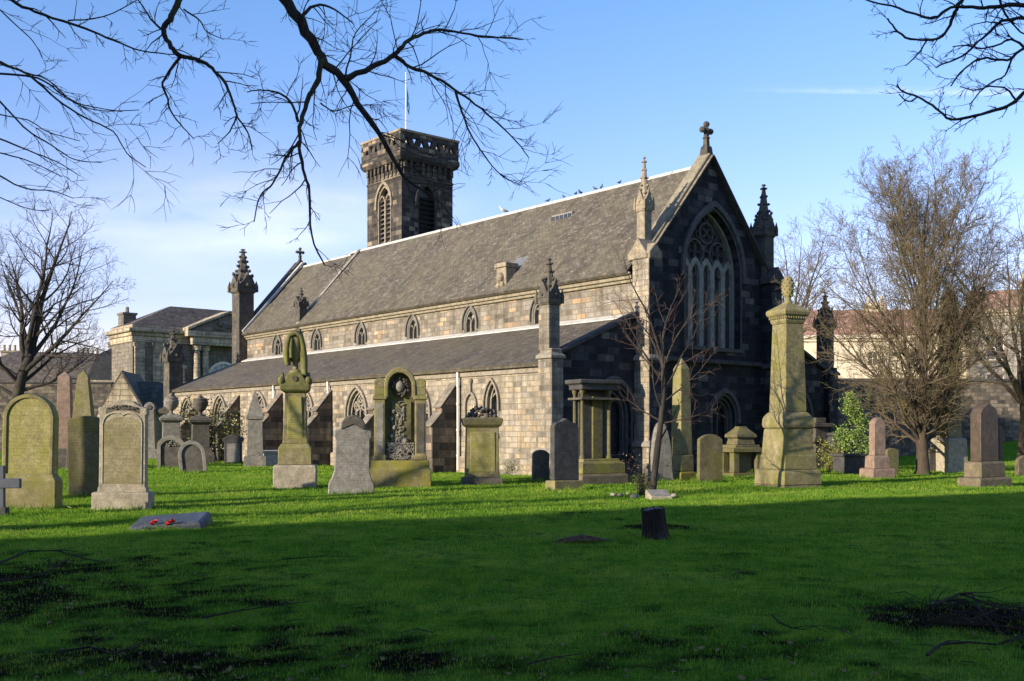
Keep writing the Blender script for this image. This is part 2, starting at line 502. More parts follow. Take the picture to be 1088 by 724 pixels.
def turf_mat(blades=False):
    m, nt, bs = new_mat('turf blades' if blades else 'turf and earth')
    ob = coord(nt, 'Object')
    n1 = noise_n(nt, ob, .5, 6, .65); n2 = noise_n(nt, ob, 9, 7, .75)
    g = ramp(nt, n1, [(.3, (.098,.21,.02)), (.52, (.172,.295,.032)), (.72, (.26,.325,.055)), (.9, (.32,.30,.10))])
    pt = noise_n(nt, ob, 2.3, 6, .7)
    g = mixc(nt, 1, g, ramp(nt, pt, [(.3, (.45,.56,.62)), (.5, (1,1,1)), (.7, (1.5,1.15,1.0))]), 'MULTIPLY')
    if blades:
        n3 = noise_n(nt, ob, 60, 2, .5)
        g = mixc(nt, 1, g, ramp(nt, n3, [(.3, .6), (.7, 1.5)]), 'MULTIPLY')
        bs.inputs['Roughness'].default_value = .6
        bs.inputs['Specular IOR Level'].default_value = .06
        nt.links.new(g, bs.inputs['Base Color'])
        tr = N(nt, 'ShaderNodeBsdfTranslucent'); nt.links.new(g, tr.inputs['Color'])
        mx = nt.nodes.new('ShaderNodeMixShader'); mx.inputs[0].default_value = .48
        nt.links.new(bs.outputs[0], mx.inputs[1]); nt.links.new(tr.outputs[0], mx.inputs[2])
        nt.links.new(mx.outputs[0], nt.nodes['Material Output'].inputs['Surface'])
        return m
    g = mixc(nt, 1, g, ramp(nt, n2, [(.3, .55), (.7, 1.35)]), 'MULTIPLY')
    g = mixc(nt, 1, g, (.6, .72, .6), 'MULTIPLY')       # moss and thatch under the blades, gap shade put into the colour
    e = ramp(nt, noise_n(nt, ob, 14, 8, .8), [(.3, (.008,.007,.004)), (.6, (.02,.017,.009)), (.8, (.04,.032,.018))])
    a = N(nt, 'ShaderNodeAttribute'); a.attribute_name = 'earth'
    k = mixc(nt, .45, a.outputs['Fac'], n2)
    k = ramp(nt, k, [(.30, 0), (.72, 1)])
    nt.links.new(mixc(nt, k, g, e), bs.inputs['Base Color'])
    bs.inputs['Roughness'].default_value = 1
    bs.inputs['Specular IOR Level'].default_value = .0
    bump(nt, bs, noise_n(nt, ob, 22, 8, .8), .9, .05)
    return m
gme.materials.append(turf_mat())
ground = bpy.data.objects.new('ground', gme)
COL.objects.link(ground)
tag(ground, kind='structure')

TUFTS = []
def blades():
    rg = np.random.default_rng(3)
    P = []
    for y0, y1, dens, h, w in ((6.2, 9, 4200, .036, .0050), (9, 13, 2700, .038, .0065), (13, 19, 1300, .042, .009), (19, 26, 800, .05, .015), (26, 38, 420, .055, .024), (38, 58, 110, .06, .045)):
        hw = .53*y1 + 3.4
        n = int((y1-y0)*2*hw*dens)
        x = rg.uniform(-hw, hw, n); y = rg.uniform(y0, y1, n)
        ok = np.abs(x) < .53*y + 3.4
        x, y = x[ok], y[ok]
        P.append(np.stack([x, y, np.full_like(x, h), np.full_like(x, w)], 1))
    for (gx_, gy_, gr) in TUFTS:            # longer uncut grass at the foot of the stones
        n = int(1500*gr*min(1, 30/gy_))
        a = rg.uniform(0, 2*np.pi, n); r = gr*rg.uniform(.75, 1.12, n)
        P.append(np.stack([gx_ + r*np.cos(a), gy_ + r*np.sin(a)*.62, rg.uniform(.07, .16, n), np.full(n, max(.008, gy_*.0005))], 1))
    P = np.concatenate(P)
    # turf mask read off a grid
    gx = np.arange(-36, 36.01, .15); gy = np.arange(6, 58.5, .15)
    X0, Y0 = gx[0], gy[0]
    G = np.zeros((len(gy), len(gx)), np.float32); Z = np.zeros_like(G)
    for j, b in enumerate(gy):
        lim = .53*b + 4
        for i, a in enumerate(gx):
            if abs(a) < lim:
                if b < 27 and abs(a) < 13: G[j, i] = bare(a, b)
                else: G[j, i] = .12
                Z[j, i] = ground_z(a, b) if b < 30 or (i + j) % 1 == 0 else 0
    fx = (P[:,0]-X0)/.15; fy = (P[:,1]-Y0)/.15
    i0 = np.clip(fx.astype(int), 0, len(gx)-2); j0 = np.clip(fy.astype(int), 0, len(gy)-2)
    a, b = fx-i0, fy-j0
    def bil(A): return A[j0,i0]*(1-a)*(1-b) + A[j0,i0+1]*a*(1-b) + A[j0+1,i0]*(1-a)*b + A[j0+1,i0+1]*a*b
    g = bil(G); z = bil(Z)
    tf = (np.sin(P[:,0]*11.3 + 2.2*np.sin(P[:,1]*7.7) + 1.3*np.sin(P[:,0]*3.1))*np.sin(P[:,1]*9.1 + 2.1*np.sin(P[:,0]*6.3)) + .6*np.sin(P[:,0]*23 + 2*np.sin(P[:,1]*17))*np.sin(P[:,1]*19 + 2*np.sin(P[:,0]*13)))
    tf = tf - .55*np.clip((13.5-P[:,1])/6, 0, 1)*(.4 + .6*np.sin(P[:,0]*3.3 + 2*np.sin(P[:,1]*2.9))*np.sin(P[:,1]*4.1 + P[:,0]))
    gap = np.clip(.28 - .42*tf, 0, .85)*np.where(P[:,1] < 22, 1, .3)
    keep = rg.random(len(P)) > np.minimum(g*.92 + gap*(1-g), .9)
    P, z, g = P[keep], z[keep], g[keep]
    n = len(P)
    an = rg.uniform(0, 2*np.pi, n); ln = rg.uniform(.05, .6, n)
    cl = .5 + .5*np.sin(P[:,0]*7.3 + 2*np.sin(P[:,1]*5.1))*np.sin(P[:,1]*6.7 + 2*np.sin(P[:,0]*4.3))
    h = P[:,2]*rg.uniform(.35, 1.25, n)*(1-.35*g)*(.65 + .8*cl); w = P[:,3]*rg.uniform(.6, 1.3, n)
    b2 = an + rg.uniform(-.6, .6, n) + np.pi/2
    dx, dy = np.cos(an)*w/2, np.sin(an)*w/2
    V = np.empty((n, 3, 3), np.float32)
    V[:,0] = np.stack([P[:,0]-dx, P[:,1]-dy, z-.004], 1)
    V[:,1] = np.stack([P[:,0]+dx, P[:,1]+dy, z-.004], 1)
    V[:,2] = np.stack([P[:,0]+np.cos(b2)*h*ln, P[:,1]+np.sin(b2)*h*ln, z+h], 1)
    me = bpy.data.meshes.new('grass')
    me.vertices.add(n*3); me.vertices.foreach_set('co', V.ravel())
    me.loops.add(n*3); me.loops.foreach_set('vertex_index', np.arange(n*3, dtype=np.int32))
    me.polygons.add(n); me.polygons.foreach_set('loop_start', np.arange(0, n*3, 3, dtype=np.int32)); me.polygons.foreach_set('loop_total', np.full(n, 3, np.int32))
    me.update(calc_edges=True)
    me.materials.append(turf_mat(True))
    o = bpy.data.objects.new('grass', me)
    COL.objects.link(o)
    tag(o, 'short green lawn grass with thin trodden patches', 'grass', kind='stuff')

leaf_m = plain('dead leaf', (.12,.082,.026), .8, 0, .8, 3)
def litter():
    mb = MB(); rg = random.Random(5)
    for i in range(3400):
        y = 6.3 + 20*rg.random()**1.8
        x = rg.uniform(-.54*y, .54*y)
        if rg.random() > .22 + .9*bare(x, y): continue
        r = rg.uniform(.010, .03); a = rg.uniform(0, 6.28); z = ground_z(x, y) + rg.uniform(.006, .03)
        c, s = math.cos(a)*r, math.sin(a)*r
        t = rg.uniform(-.6, .6)
        mb.add([(x-c, y-s, z), (x+s*.5, y-c*.5, z+r*t), (x+c, y+s, z+r*.3), (x-s*.5, y+c*.5, z-r*t)], [(0, 1, 2, 3)])
    o = mb.build('leaf_litter', leaf_m)
    tag(o, 'scattered dead brown leaves lying on the shaded lawn', 'leaves', kind='stuff')
litter()
# ------------------------------------------------------------------ the church
TH = math.atan2(.645, .764)                      # the west front's direction against the picture plane
CH = (1.4, 35.9)
church = thing('church', 'dark gabled stone church with long grey slate roofs, pinnacles and square tower', 'church', (CH[0], CH[1], 0), TH)
W, L, NX0, NX1, AX = 16.9, 33.5, 4.54, 12.36, 8.45       # width, length, nave walls, axis
fm = lambda p, q, d: (p, d, q)                   # west front: d runs into the building
sm = lambda p, q, d: (d, p, q)                   # south aisle wall
cm_ = lambda p, q, d: (NX0 + d, p, q)            # clerestory
def onridge(u, x=AX):                            # distance along the nave for a photo column
    k = (u-CX)/F
    X0, Y0 = CH[0] + .764*x, CH[1] + .645*x
    return (X0 - k*Y0) / (.645 + k*.764)

def shift(poly, dx=0, dz=0): return [(p+dx, q+dz) for p, q in poly]
def tracery_grid(mb, m, cx, hw, z0, zs, za, lights, d, w=.07, foils=True, depth=.16, fb=None):
    """mullions and, in the head, rings of tracery"""
    bars = []
    for i in range(1, lights):
        p = cx - hw + 2*hw*i/lights
        t = abs(p-cx)/hw
        top = zs + (za-zs)*.1
        mb.prism([(p-w/2, z0), (p-w/2, top), (p+w/2, top), (p+w/2, z0)], d, d+depth, m)
    sw = 2*hw/lights
    for i in range(lights):                       # cusped light heads
        c = cx - hw + sw*(i+.5)
        mb.prism(ring(c, sw*.5-w*.5, zs-.001, zs, zs+sw*.62, w*.8, 5), d+.012, d+depth-.012, m)
    if foils:
        mb = fb or mb; w = min(w, .085)
        def rg_(cx_, cz_, r, ww):
            o = [(cx_ + r*math.cos(t*math.pi/8), cz_ + r*math.sin(t*math.pi/8)) for t in range(17)]
            i = [(cx_ + (r-ww)*math.cos(t*math.pi/8), cz_ + (r-ww)*math.sin(t*math.pi/8)) for t in range(17)]
            mb.prism(o + i[::-1], d+.02, d+depth-.02, m)
        h = za - zs
        rg_(cx, zs + h*.66, hw*.27, w); rg_(cx - hw*.42, zs + h*.34, hw*.32, w); rg_(cx + hw*.42, zs + h*.34, hw*.32, w)
        for k in (-1, 1):
            for q in range(4):
                a = q*math.pi/2 + math.pi/4
                rg_(cx + k*hw*.42 + hw*.14*math.cos(a), zs + h*.34 + hw*.14*math.sin(a), hw*.135, .03)
        for q in range(4):
            a = q*math.pi/2
            rg_(cx + hw*.12*math.cos(a), zs + h*.66 + hw*.12*math.sin(a), hw*.11, .03)
        for k in (-1, 0, 1): rg_(cx + k*hw*.5*(1 if k else 0), zs + h*(.04 if k else .3), hw*.13, .05); rg_(cx + k*hw*.3, zs + h*(.62 if k else .9), hw*.09, .04)

def window(m, cx, hw, z0, zs, za, rec, lights, parent, stone, name='window', hood=.14, hoodmat=None, foils=True, mull=None, w=.07, pane=None):
    o = MB().prism(arch(cx, hw+.03, z0-.03, zs, za+.03), rec, rec+.06, m).build(name, pane or M['glass'], parent)
    t = MB(); fb = MB() if mull else None; tracery_grid(t, m, cx, hw, z0, zs, za, lights, rec-.17, w, foils, fb=fb)
    if fb: fb.build('tracery', stone, o)
    t.prism(ring(cx, hw-.09, z0, zs, za-.11, .085), rec-.2, rec-.005, m)
    t.build('mullions' if mull else 'tracery', mull or stone, o, 0)
    if hood:
        h = MB().prism(ring(cx, hw+.10, zs-.25, zs, za+.13, hood), -.12, .05, m)
        h.prism(ring(cx, hw+.004, z0, zs, za+.006, .09), -.03, rec*.5, m)
        h.build('hood_mould', hoodmat or stone, o, .015)
    s = MB().prism([(cx-hw-.12, z0-.16), (cx-hw-.12, z0-.005), (cx+hw+.12, z0-.005), (cx+hw+.12, z0-.16)], -.1, rec-.21, m)
    s.build('sill', stone, o, .01)
    return o

# west front
zA = lambda x: 4.15 + (6.0-4.15)*x/NX0           # aisle gable line
def zN(x): return 7.95 + (12.5-7.95)*(1-abs(x-AX)/(AX-NX0))
front = [(0, -.3), (0, zA(0)), (NX0, zA(NX0)), (NX0, zN(NX0)), (AX, zN(AX)), (NX1, zN(NX1)), (NX1, zA(NX0)), (W, zA(0)), (W, -.3)]
WW = (8.75, 1.72, 4.95, 7.9, 10.45)
D1 = (9.4, .72, .9, 2.15, 3.0)
D0, D2 = (3.0, .95, .35, 2.15, 3.3), (14.35, .95, .35, 2.15, 3.3)
mw = MB()
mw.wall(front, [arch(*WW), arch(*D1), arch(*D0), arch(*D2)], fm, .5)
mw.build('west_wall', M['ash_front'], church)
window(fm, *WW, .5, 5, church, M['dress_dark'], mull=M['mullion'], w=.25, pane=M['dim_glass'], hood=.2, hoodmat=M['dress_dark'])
for D in (D1, D0, D2):
    o = window(fm, *D, .5, 2, church, M['dress_dark'], foils=False, hood=.16)
    k = MB()
    for j in (1, 2, 3):
        k.prism(ring(D[0], D[1]-.13*j+.16, D[2], D[3], D[4]-.14*j+.17, .075, 8), -.08+.1*j, .06+.11*j, fm)
    k.build('arch_orders', M['dress_dark'], o, .01)
# strings and plinth of the front
s = MB().box(5.05, 11.85, -.16, -.002, 4.28, 4.46); s.build('string_course', M['coping_dark'], church, .03)
s = MB().box(.45, 4.0, -.14, -.002, -.3, .75); s.box(5.1, 11.8, -.14, -.002, -.3, .75); s.box(12.9, 16.4, -.14, -.002, -.3, .75)
s.build('plinth', M['ash_front'], church, .03)
# copings of the gables
def coping(name, pts, th, y0, y1, mat):
    mb = MB()
    for (a, b) in zip(pts[:-1], pts[1:]):
        dx, dz = b[0]-a[0], b[1]-a[1]; l = math.hypot(dx, dz)
        nx_, nz_ = -dz/l*th, dx/l*th
        if nz_ < 0: nx_, nz_ = -nx_, -nz_
        mb.prism([a, b, (b[0]+nx_, b[1]+nz_), (a[0]+nx_, a[1]+nz_)], y0, y1)
    return mb.build(name, mat, church, .03)
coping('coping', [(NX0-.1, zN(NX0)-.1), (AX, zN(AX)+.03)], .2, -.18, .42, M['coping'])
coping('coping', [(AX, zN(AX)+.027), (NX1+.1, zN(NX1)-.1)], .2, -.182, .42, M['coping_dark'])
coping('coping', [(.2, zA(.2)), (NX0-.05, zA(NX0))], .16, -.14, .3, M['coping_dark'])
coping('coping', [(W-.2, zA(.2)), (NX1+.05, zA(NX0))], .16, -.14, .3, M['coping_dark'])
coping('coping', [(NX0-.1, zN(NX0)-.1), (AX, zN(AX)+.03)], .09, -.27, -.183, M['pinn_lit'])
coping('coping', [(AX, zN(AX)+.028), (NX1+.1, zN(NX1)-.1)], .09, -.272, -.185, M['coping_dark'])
def cross(cx, cy, z, s=1):
    mb = MB()
    mb.stack([(z-.1, .2*s, .2*s), (z+.25*s, .16*s, .16*s), (z+.32*s, .1*s, .1*s), (z+1.05*s, .07*s, .06*s)], cx, cy)
    for a in (0, math.pi/2, math.pi):
        c = (cx + .25*s*math.cos(a), cy, z+.92*s + .25*s*math.sin(a))
        mb.ball(c, .14*s, .9, 7, 5)
    mb.ball((cx, cy, z+.92*s), .15*s, 1, 7, 5)
    mb.lathe([(z+.55*s, .06*s), (z+.62*s, .17*s), (z+.69*s, .06*s)], cx, cy, 8)
    mb.build('gable_cross', M['pinn'], church, .01)
cross(AX, .12, 12.7)
cross(AX, L-.1, 12.35, .85)

# south aisle
bays = [8.05, 12.75, 17.4, 22.1, 26.8, 31.2]
holes = [arch(b, .72, 1.35, 2.35, 3.38) for b in bays]
holes.append(arch(3.3, .3, 1.5, 2.6, 3.35))
aw = MB().wall([(.02, -.3), (.02, 3.86), (L, 3.86), (L, -.3)], holes, sm, .32)
aw.build('aisle_wall', M['ash_south'], church)
for b in bays:
    window(sm, b, .72, 1.35, 2.35, 3.38, .32, 2, church, M['dress'], hood=.1)
window(sm, 3.3, .3, 1.5, 2.6, 3.35, .32, 1, church, M['dress'], hood=.08, foils=False)
t_ = MB().prism(ring(4.55, .28, 1.9, 2.6, 3.0, .09, 8), -.1, .02, sm); t_.prism([(4.25, 1.75), (4.25, 1.9), (4.85, 1.9), (4.85, 1.75)], -.12, .02, sm); t_.box(-.1, .02, 4.5, 4.6, 3.1, 3.5); t_.ball((-.06, 4.55, 3.5), .1, 1, 8, 6)
t_.build('wall_tablet', M['dress'], church, .01)
pl = MB()
for a, b in zip([.4] + [5.63+4.75*k+.24 for k in range(6)], [5.63+4.75*k-.24 for k in range(6)] + [L]):
    pl.box(-.13, -.002, a, b, -.3, .62)
pl.build('plinth', M['ash_south'], church, .04)
for k in range(6):
    yb = 5.63 + 4.75*k
    b = MB().prism([(0, -.3), (-1.25, -.3), (-1.25, 1.75), (-.78, 2.22), (-.78, 2.5), (0, 3.42)], yb-.23, yb+.23, lambda p, q, d: (p-.001, d, q))
    bo = b.build('buttress', M['ash_brown'], church, .03)
    for (p0, q0, p1, q1) in ((-1.30, 1.745, -.76, 2.285), (-.84, 2.47, -.004, 3.455)):
        dx, dz = p1-p0, q1-q0; l = math.hypot(dx, dz); ox, oz = -dz/l*.05, dx/l*.05
        c = MB().prism([(p0, q0), (p1, q1), (p1+ox, q1+oz), (p0+ox, q0+oz)], yb-.255, yb+.255, lambda p, q, d: (p, d, q))
        c.build('weathering', M['ash_clere'], bo, .01)
# clerestory
cb = [5.75, 10.45, 15.0, 19.7, 24.3, 28.9]
cw = MB().wall([(.02, 5.5), (.02, 7.3), (L, 7.3), (L, 5.5)], [arch(b, .40, 6.08, 6.45, 7.12) for b in cb], cm_, .28)
cw.build('clerestory_wall', M['ash_clere'], church)
for b in cb:
    window(cm_, b, .40, 6.08, 6.45, 7.12, .2, 2, church, M['dress_grey'], hood=.07, foils=False, pane=M['guard'])
c = MB().box(NX0-.22, NX0+.1, .35, L, 7.34, 7.50); c.box(NX0-.12, NX0-.003, .35, L, 7.22, 7.337)
c.build('cornice', M['coping'], church, .02)
c = MB().box(NX0-.34, NX0-.2, .35, L-.1, 7.505, 7.58); c.build('gutter', M['lead'], church, .02)
c = MB().prism([(NX0-.42, 5.83), (NX0-.42, 5.88), (NX0-.004, 6.06), (NX0-.004, 5.95)], .35, L, lambda p, q, d: (p, d, q)); c.build('flashing', M['lead'], church)
g = MB().box(-.20, -.08, .36, L-.1, 3.87, 3.98); g.build('gutter', M['white_paint'], church, .02)
g = MB().box(-.075, -.003, .36, L-.1, 3.66, 3.86); g.build('cornice', M['dress'], church, .015)
def pipe(y, x=-.12, z1=3.87):
    p = MB().tube([(x-.02, y, z1), (x-.02, y, z1-.2), (x, y, z1-.45), (x, y, .1)], .05, 8)
    for z in (.6, 1.6, 2.6, 3.3): p.lathe([(z, .045), (z+.01, .068), (z+.07, .068), (z+.08, .045)], x, y, 8)
    p.build('downpipe', M['white_paint'], church, 0, 40)
pipe(5.25); pipe(onridge(351, 0)); pipe(onridge(293, 0))
# north aisle, clerestory and east end (seen only from elsewhere)
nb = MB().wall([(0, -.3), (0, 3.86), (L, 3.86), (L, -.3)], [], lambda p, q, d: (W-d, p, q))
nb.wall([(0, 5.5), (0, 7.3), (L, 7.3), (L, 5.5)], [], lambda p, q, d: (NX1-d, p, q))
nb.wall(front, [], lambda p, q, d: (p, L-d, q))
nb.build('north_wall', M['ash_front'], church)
# roofs
SP = 26.0
def slope(x0, z0, x1, z1, y0, y1, th=.14):
    l = math.hypot(x1-x0, z1-z0); ox, oz = -(z1-z0)/l*th, (x1-x0)/l*th
    if oz < 0: ox, oz = -ox, -oz
    return MB().prism([(x0, z0), (x1, z1), (x1+ox, z1+oz), (x0+ox, z0+oz)], y0, y1)
slope(NX0-.3, 7.48, AX, 12.12, .42, SP).build('nave_roof', M['slate'], church)
slope(NX1+.3, 7.48, AX, 12.117, .42, SP).build('nave_roof', M['slate'], church)
slope(NX0-.3, 7.46, AX, 12.0, SP, L-.3).build('chancel_roof', M['slate'], church)
slope(NX1+.3, 7.46, AX, 11.997, SP, L-.3).build('chancel_roof', M['slate'], church)
slope(-.22, 3.86, NX0-.01, 5.86, .3, L).build('aisle_roof', M['slate_low'], church)
slope(W+.22, 3.86, NX1+.01, 5.86, .3, L).build('aisle_roof', M['slate_low'], church)
r = MB()
y = .42
while y < L-.5:
    e = min(y+1.4, L-.4)
    h = 12.23 if y < SP else 12.11
    r.prism([(AX-.17, h-.06), (AX-.09, h+.09), (AX+.09, h+.09), (AX+.17, h-.06)], y, e-.02)
    y = e
r.build('ridge_capping', M['lead'], church, .02)
slope(NX0-.3, 7.64, AX-.1, 12.3, SP-.12, SP+.16, .04).build('flashing', M['lead_dull'], church)
slope(NX0-.3, 7.66, AX-.05, 12.34, L-.75, L-.5, .12).build('flashing', M['lead'], church)
coping('coping', [(NX0-.1, zN(NX0)-.35), (AX, zN(AX)-.2)], .3, L-.45, L+.15, M['coping_dark'])
coping('coping', [(NX1+.1, zN(NX1)-.35), (AX, zN(AX)-.203)], .3, L-.45, L+.153, M['coping_dark'])
# skylight and roof block with its lead
zr = lambda x: 7.66 + (12.3-7.66)*(x-NX0+.3)/(AX-NX0+.3)
sk = MB().prism([(7.35, zr(7.35)-.05), (7.35, zr(7.35)+.24), (7.5, zr(7.5)+.1), (7.5, zr(7.5)-.05)], onridge(612, 7.6), onridge(590, 7.6))
sko = sk.build('skylight', M['lead_dull'], church, .02)
p = MB()
for k in range(5):
    y0 = onridge(612, 7.6); y1 = onridge(590, 7.6)
    a = y0 + (y1-y0)*(k+.12)/5; b = y0 + (y1-y0)*(k+.88)/5
    p.box(7.325, 7.346, a, b, zr(7.35)-.02, zr(7.35)+.17)
p.build('pane', M['pane'], sko)
yb = onridge(538, NX0+.2)
b = MB().box(NX0-.1, NX0+.5, yb-.33, yb+.33, 7.5, 8.7); b.box(NX0-.17, NX0+.57, yb-.4, yb+.4, 8.703, 8.9); b.ball((NX0-.13, yb, 8.25), .2, 1.2, 8, 6); b.ball((NX0-.13, yb-.12, 7.95), .13, 1.2, 8, 6); b.ball((NX0-.13, yb+.14, 7.9), .13, 1.2, 8, 6)
bo = b.build('roof_block', M['pinn_lit'], church, .05)
b = MB().prism([(NX0+.58, 8.6), (NX0+1.15, zr(NX0+1.15)+.03), (NX0+.5, zr(NX0+.5)+.03)], yb-.4, yb+.4); b.build('flashing', M['lead_dark'], bo)

# pinnacles
def pinnacle(cx, cy, zb, hw, zsh, hgab, tip, mat, mat2=None, base=None):
    """square shaft, four little gables, crocketed spirelet and finial"""
    o = MB().stack([(zb, hw, hw), (zsh, hw, hw)], cx, cy).build('pinnacle', mat2 or mat, church, .02)
    g = MB(); e = hw*1.2
    g.stack([(zsh+.003, hw*1.02, hw*1.02), (zsh+.1, e, e), (zsh+hgab*.35, e*.98, e*.98)], cx, cy)
    for k in range(2):
        pr = [(-e, zsh+hgab*.35), (e, zsh+hgab*.35), (0, zsh+hgab*1.15)]
        if k: g.prism(pr, cx-e*1.05, cx+e*1.05, lambda p, q, d: (d, cy+p, q))
        else: g.prism(pr, cy-e*1.05, cy+e*1.05, lambda p, q, d: (cx+p, d, q))
    for sx in (-1, 1):
        for sy in (-1, 1):
            g.stack([(zsh+hgab*.1, hw*.2, hw*.2), (zsh+hgab*.45, hw*.2, hw*.2), (zsh+hgab*.8, .01, .01)], cx+sx*e, cy+sy*e)
    for d in (0, 1, 2, 3):
        a = d*math.pi/2
        g.ball((cx + math.cos(a)*e*1.07, cy + math.sin(a)*e*1.07, zsh+hgab*.5), hw*.25, 1, 6, 4)
        g.ball((cx + math.cos(a)*e*1.05, cy + math.sin(a)*e*1.05, zsh+hgab*1.18), hw*.22, 1.2, 6, 4)
    g.build('gablet', mat, o, .012)
    s = MB(); z0 = zsh + hgab*.55; zt = tip - .22
    s.lathe([(z0, hw*1.18), (z0+(zt-z0)*.35, hw*.72), (zt, hw*.24)], cx, cy, 8)
    n = max(4, int((zt-z0)/.27))
    for j in range(1, n):
        z = z0 + (zt-z0)*j/n; r = hw*(1.12 - .9*j/n)
        for q in range(4):
            a = q*math.pi/2 + math.pi/4*(j % 2)
            s.ball((cx + math.cos(a)*r*1.08, cy + math.sin(a)*r*1.12, z), hw*.3*(1.1-.45*j/n), .8, 6, 4)
    s.build('spirelet', mat, o)
    f = MB(); q = hw*.52
    f.lathe([(zt-.04, hw*.12), (zt, q), (zt+.05, q*.9), (zt+.07, hw*.13), (zt+.12, hw*.15), (tip-.06, q*.62), (tip-.02, q*.5), (tip, .015)], cx, cy, 8)
    f.build('finial', mat, o)
    return o
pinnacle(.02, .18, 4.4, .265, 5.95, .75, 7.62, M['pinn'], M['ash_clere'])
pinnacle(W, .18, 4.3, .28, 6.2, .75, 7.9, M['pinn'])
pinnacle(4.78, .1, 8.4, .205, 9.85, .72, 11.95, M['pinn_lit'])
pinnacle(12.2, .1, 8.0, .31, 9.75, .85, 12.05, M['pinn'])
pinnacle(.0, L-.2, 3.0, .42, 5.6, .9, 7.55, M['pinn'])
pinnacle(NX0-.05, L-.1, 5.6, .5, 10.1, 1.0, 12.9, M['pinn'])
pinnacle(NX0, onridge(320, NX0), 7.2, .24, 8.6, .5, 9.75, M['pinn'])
# corner buttresses of the front: south ones catch the sun
def corner(x0, x1, y0, y1, secs, mat, capmat):
    b = MB()
    for (za, zb, ins) in secs: b.box(x0+ins, x1-ins, y0+ins, y1-ins, za, zb)
    o = b.build('buttress', mat, church, .03)
    for (za, zb, ins) in secs[:-1]:
        c = MB().stack([(zb+.003, (x1-x0)/2-ins+.06, (y1-y0)/2-ins+.06), (zb+.1, (x1-x0)/2-ins+.06, (y1-y0)/2-ins+.06), (zb+.22, (x1-x0)/2-ins-.05, (y1-y0)/2-ins-.05)], (x0+x1)/2, (y0+y1)/2)
        c.build('weathering', capmat, o, .015)
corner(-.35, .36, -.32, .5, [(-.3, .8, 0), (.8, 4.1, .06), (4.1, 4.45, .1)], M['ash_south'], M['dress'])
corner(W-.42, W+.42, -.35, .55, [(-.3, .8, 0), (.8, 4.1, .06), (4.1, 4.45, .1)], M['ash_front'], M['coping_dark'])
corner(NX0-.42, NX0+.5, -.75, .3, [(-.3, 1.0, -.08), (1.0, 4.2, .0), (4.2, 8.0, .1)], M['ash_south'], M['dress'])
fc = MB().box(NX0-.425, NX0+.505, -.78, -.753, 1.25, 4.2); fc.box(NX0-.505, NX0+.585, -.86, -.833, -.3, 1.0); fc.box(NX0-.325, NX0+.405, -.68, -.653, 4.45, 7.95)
fc.build('shaded_sooty_facing', M['ash_front'], church)  # added dark skin: the west face's shade and soot put into its colour
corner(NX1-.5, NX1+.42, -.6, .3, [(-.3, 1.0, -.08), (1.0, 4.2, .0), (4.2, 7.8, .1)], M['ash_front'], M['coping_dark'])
# gabled heads on the nave buttresses
def saddle(cx, y0, y1, hw, z0, z1, mat):
    MB().prism([(cx-hw, z0), (cx+hw, z0), (cx+hw, z0+.25), (cx, z1), (cx-hw, z0+.25)], y0, y1).build('gable_head', mat, church, .03)
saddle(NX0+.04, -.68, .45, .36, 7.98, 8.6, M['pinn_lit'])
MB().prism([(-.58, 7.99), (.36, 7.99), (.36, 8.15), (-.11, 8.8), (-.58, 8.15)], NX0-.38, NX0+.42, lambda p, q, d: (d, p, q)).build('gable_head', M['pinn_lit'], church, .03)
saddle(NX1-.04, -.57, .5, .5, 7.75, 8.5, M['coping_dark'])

# tower
T0, T1, S0, S1, TT = 12.4, 16.4, 27.6, 31.6, 17.6
tow = MB()
bel = arch(0, .75, 13.6, 16.2, 17.35)
wh, sh_ = shift(bel, (T0+T1)/2), shift(bel, (S0+S1)/2)
tow.wall([(T0, -.3), (T0, TT), (T1, TT), (T1, -.3)], [wh], lambda p, q, d: (p, S0+d, q), .4)
tow.wall([(S0, -.3), (S0, TT), (S1, TT), (S1, -.3)], [sh_], lambda p, q, d: (T0+d, p, q), .4)
tow.wall([(T0, -.3), (T0, TT), (T1, TT), (T1, -.3)], [], lambda p, q, d: (p, S1-d, q))
tow.wall([(S0, -.3), (S0, TT), (S1, TT), (S1, -.3)], [], lambda p, q, d: (T1-d, p, q))
tower = tow.build('tower', M['ash_tower'], church)
for m, c in ((lambda p, q, d: (p, S0+d, q), (T0+T1)/2), (lambda p, q, d: (T0+d, p, q), (S0+S1)/2)):
    lv = MB().prism(shift(arch(0, .76, 13.6, 16.2, 17.36), c), .42, .45, m)
    for k in range(11):
        z = 13.7 + k*.3
        if z > 16.6: break
        lv.prism([(.12, z), (.14, z+.03), (.4, z+.22), (.38, z+.19)], c-.73, c+.73, lambda p, q, d, m=m: m(d, q, p))
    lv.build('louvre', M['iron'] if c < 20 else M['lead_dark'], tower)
    t = MB()
    if c > 20: t.prism([(c-.07, 13.6), (c-.07, 16.4), (c+.07, 16.4), (c+.07, 13.6)], .06, .3, m)
    for k in ((-1, 1) if c > 20 else ()): t.prism(ring(c+k*.375, .3, 16.19, 16.2, 16.7, .07, 6), .072, .29, m)
    t.prism(ring(c, .66, 13.6, 16.2, 17.24, .085), .02, .3, m)
    t.prism(ring(c, .82, 15.9, 16.2, 17.45, .16), -.1, .04, m)
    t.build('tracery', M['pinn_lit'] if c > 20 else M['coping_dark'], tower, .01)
cb_ = MB(); e = .34
cx_, cy_ = (T0+T1)/2, (S0+S1)/2
h = (T1-T0)/2
cb_.stack([(TT+.003, h+.05, h+.05), (TT+.15, h+.05, h+.05)], cx_, cy_)
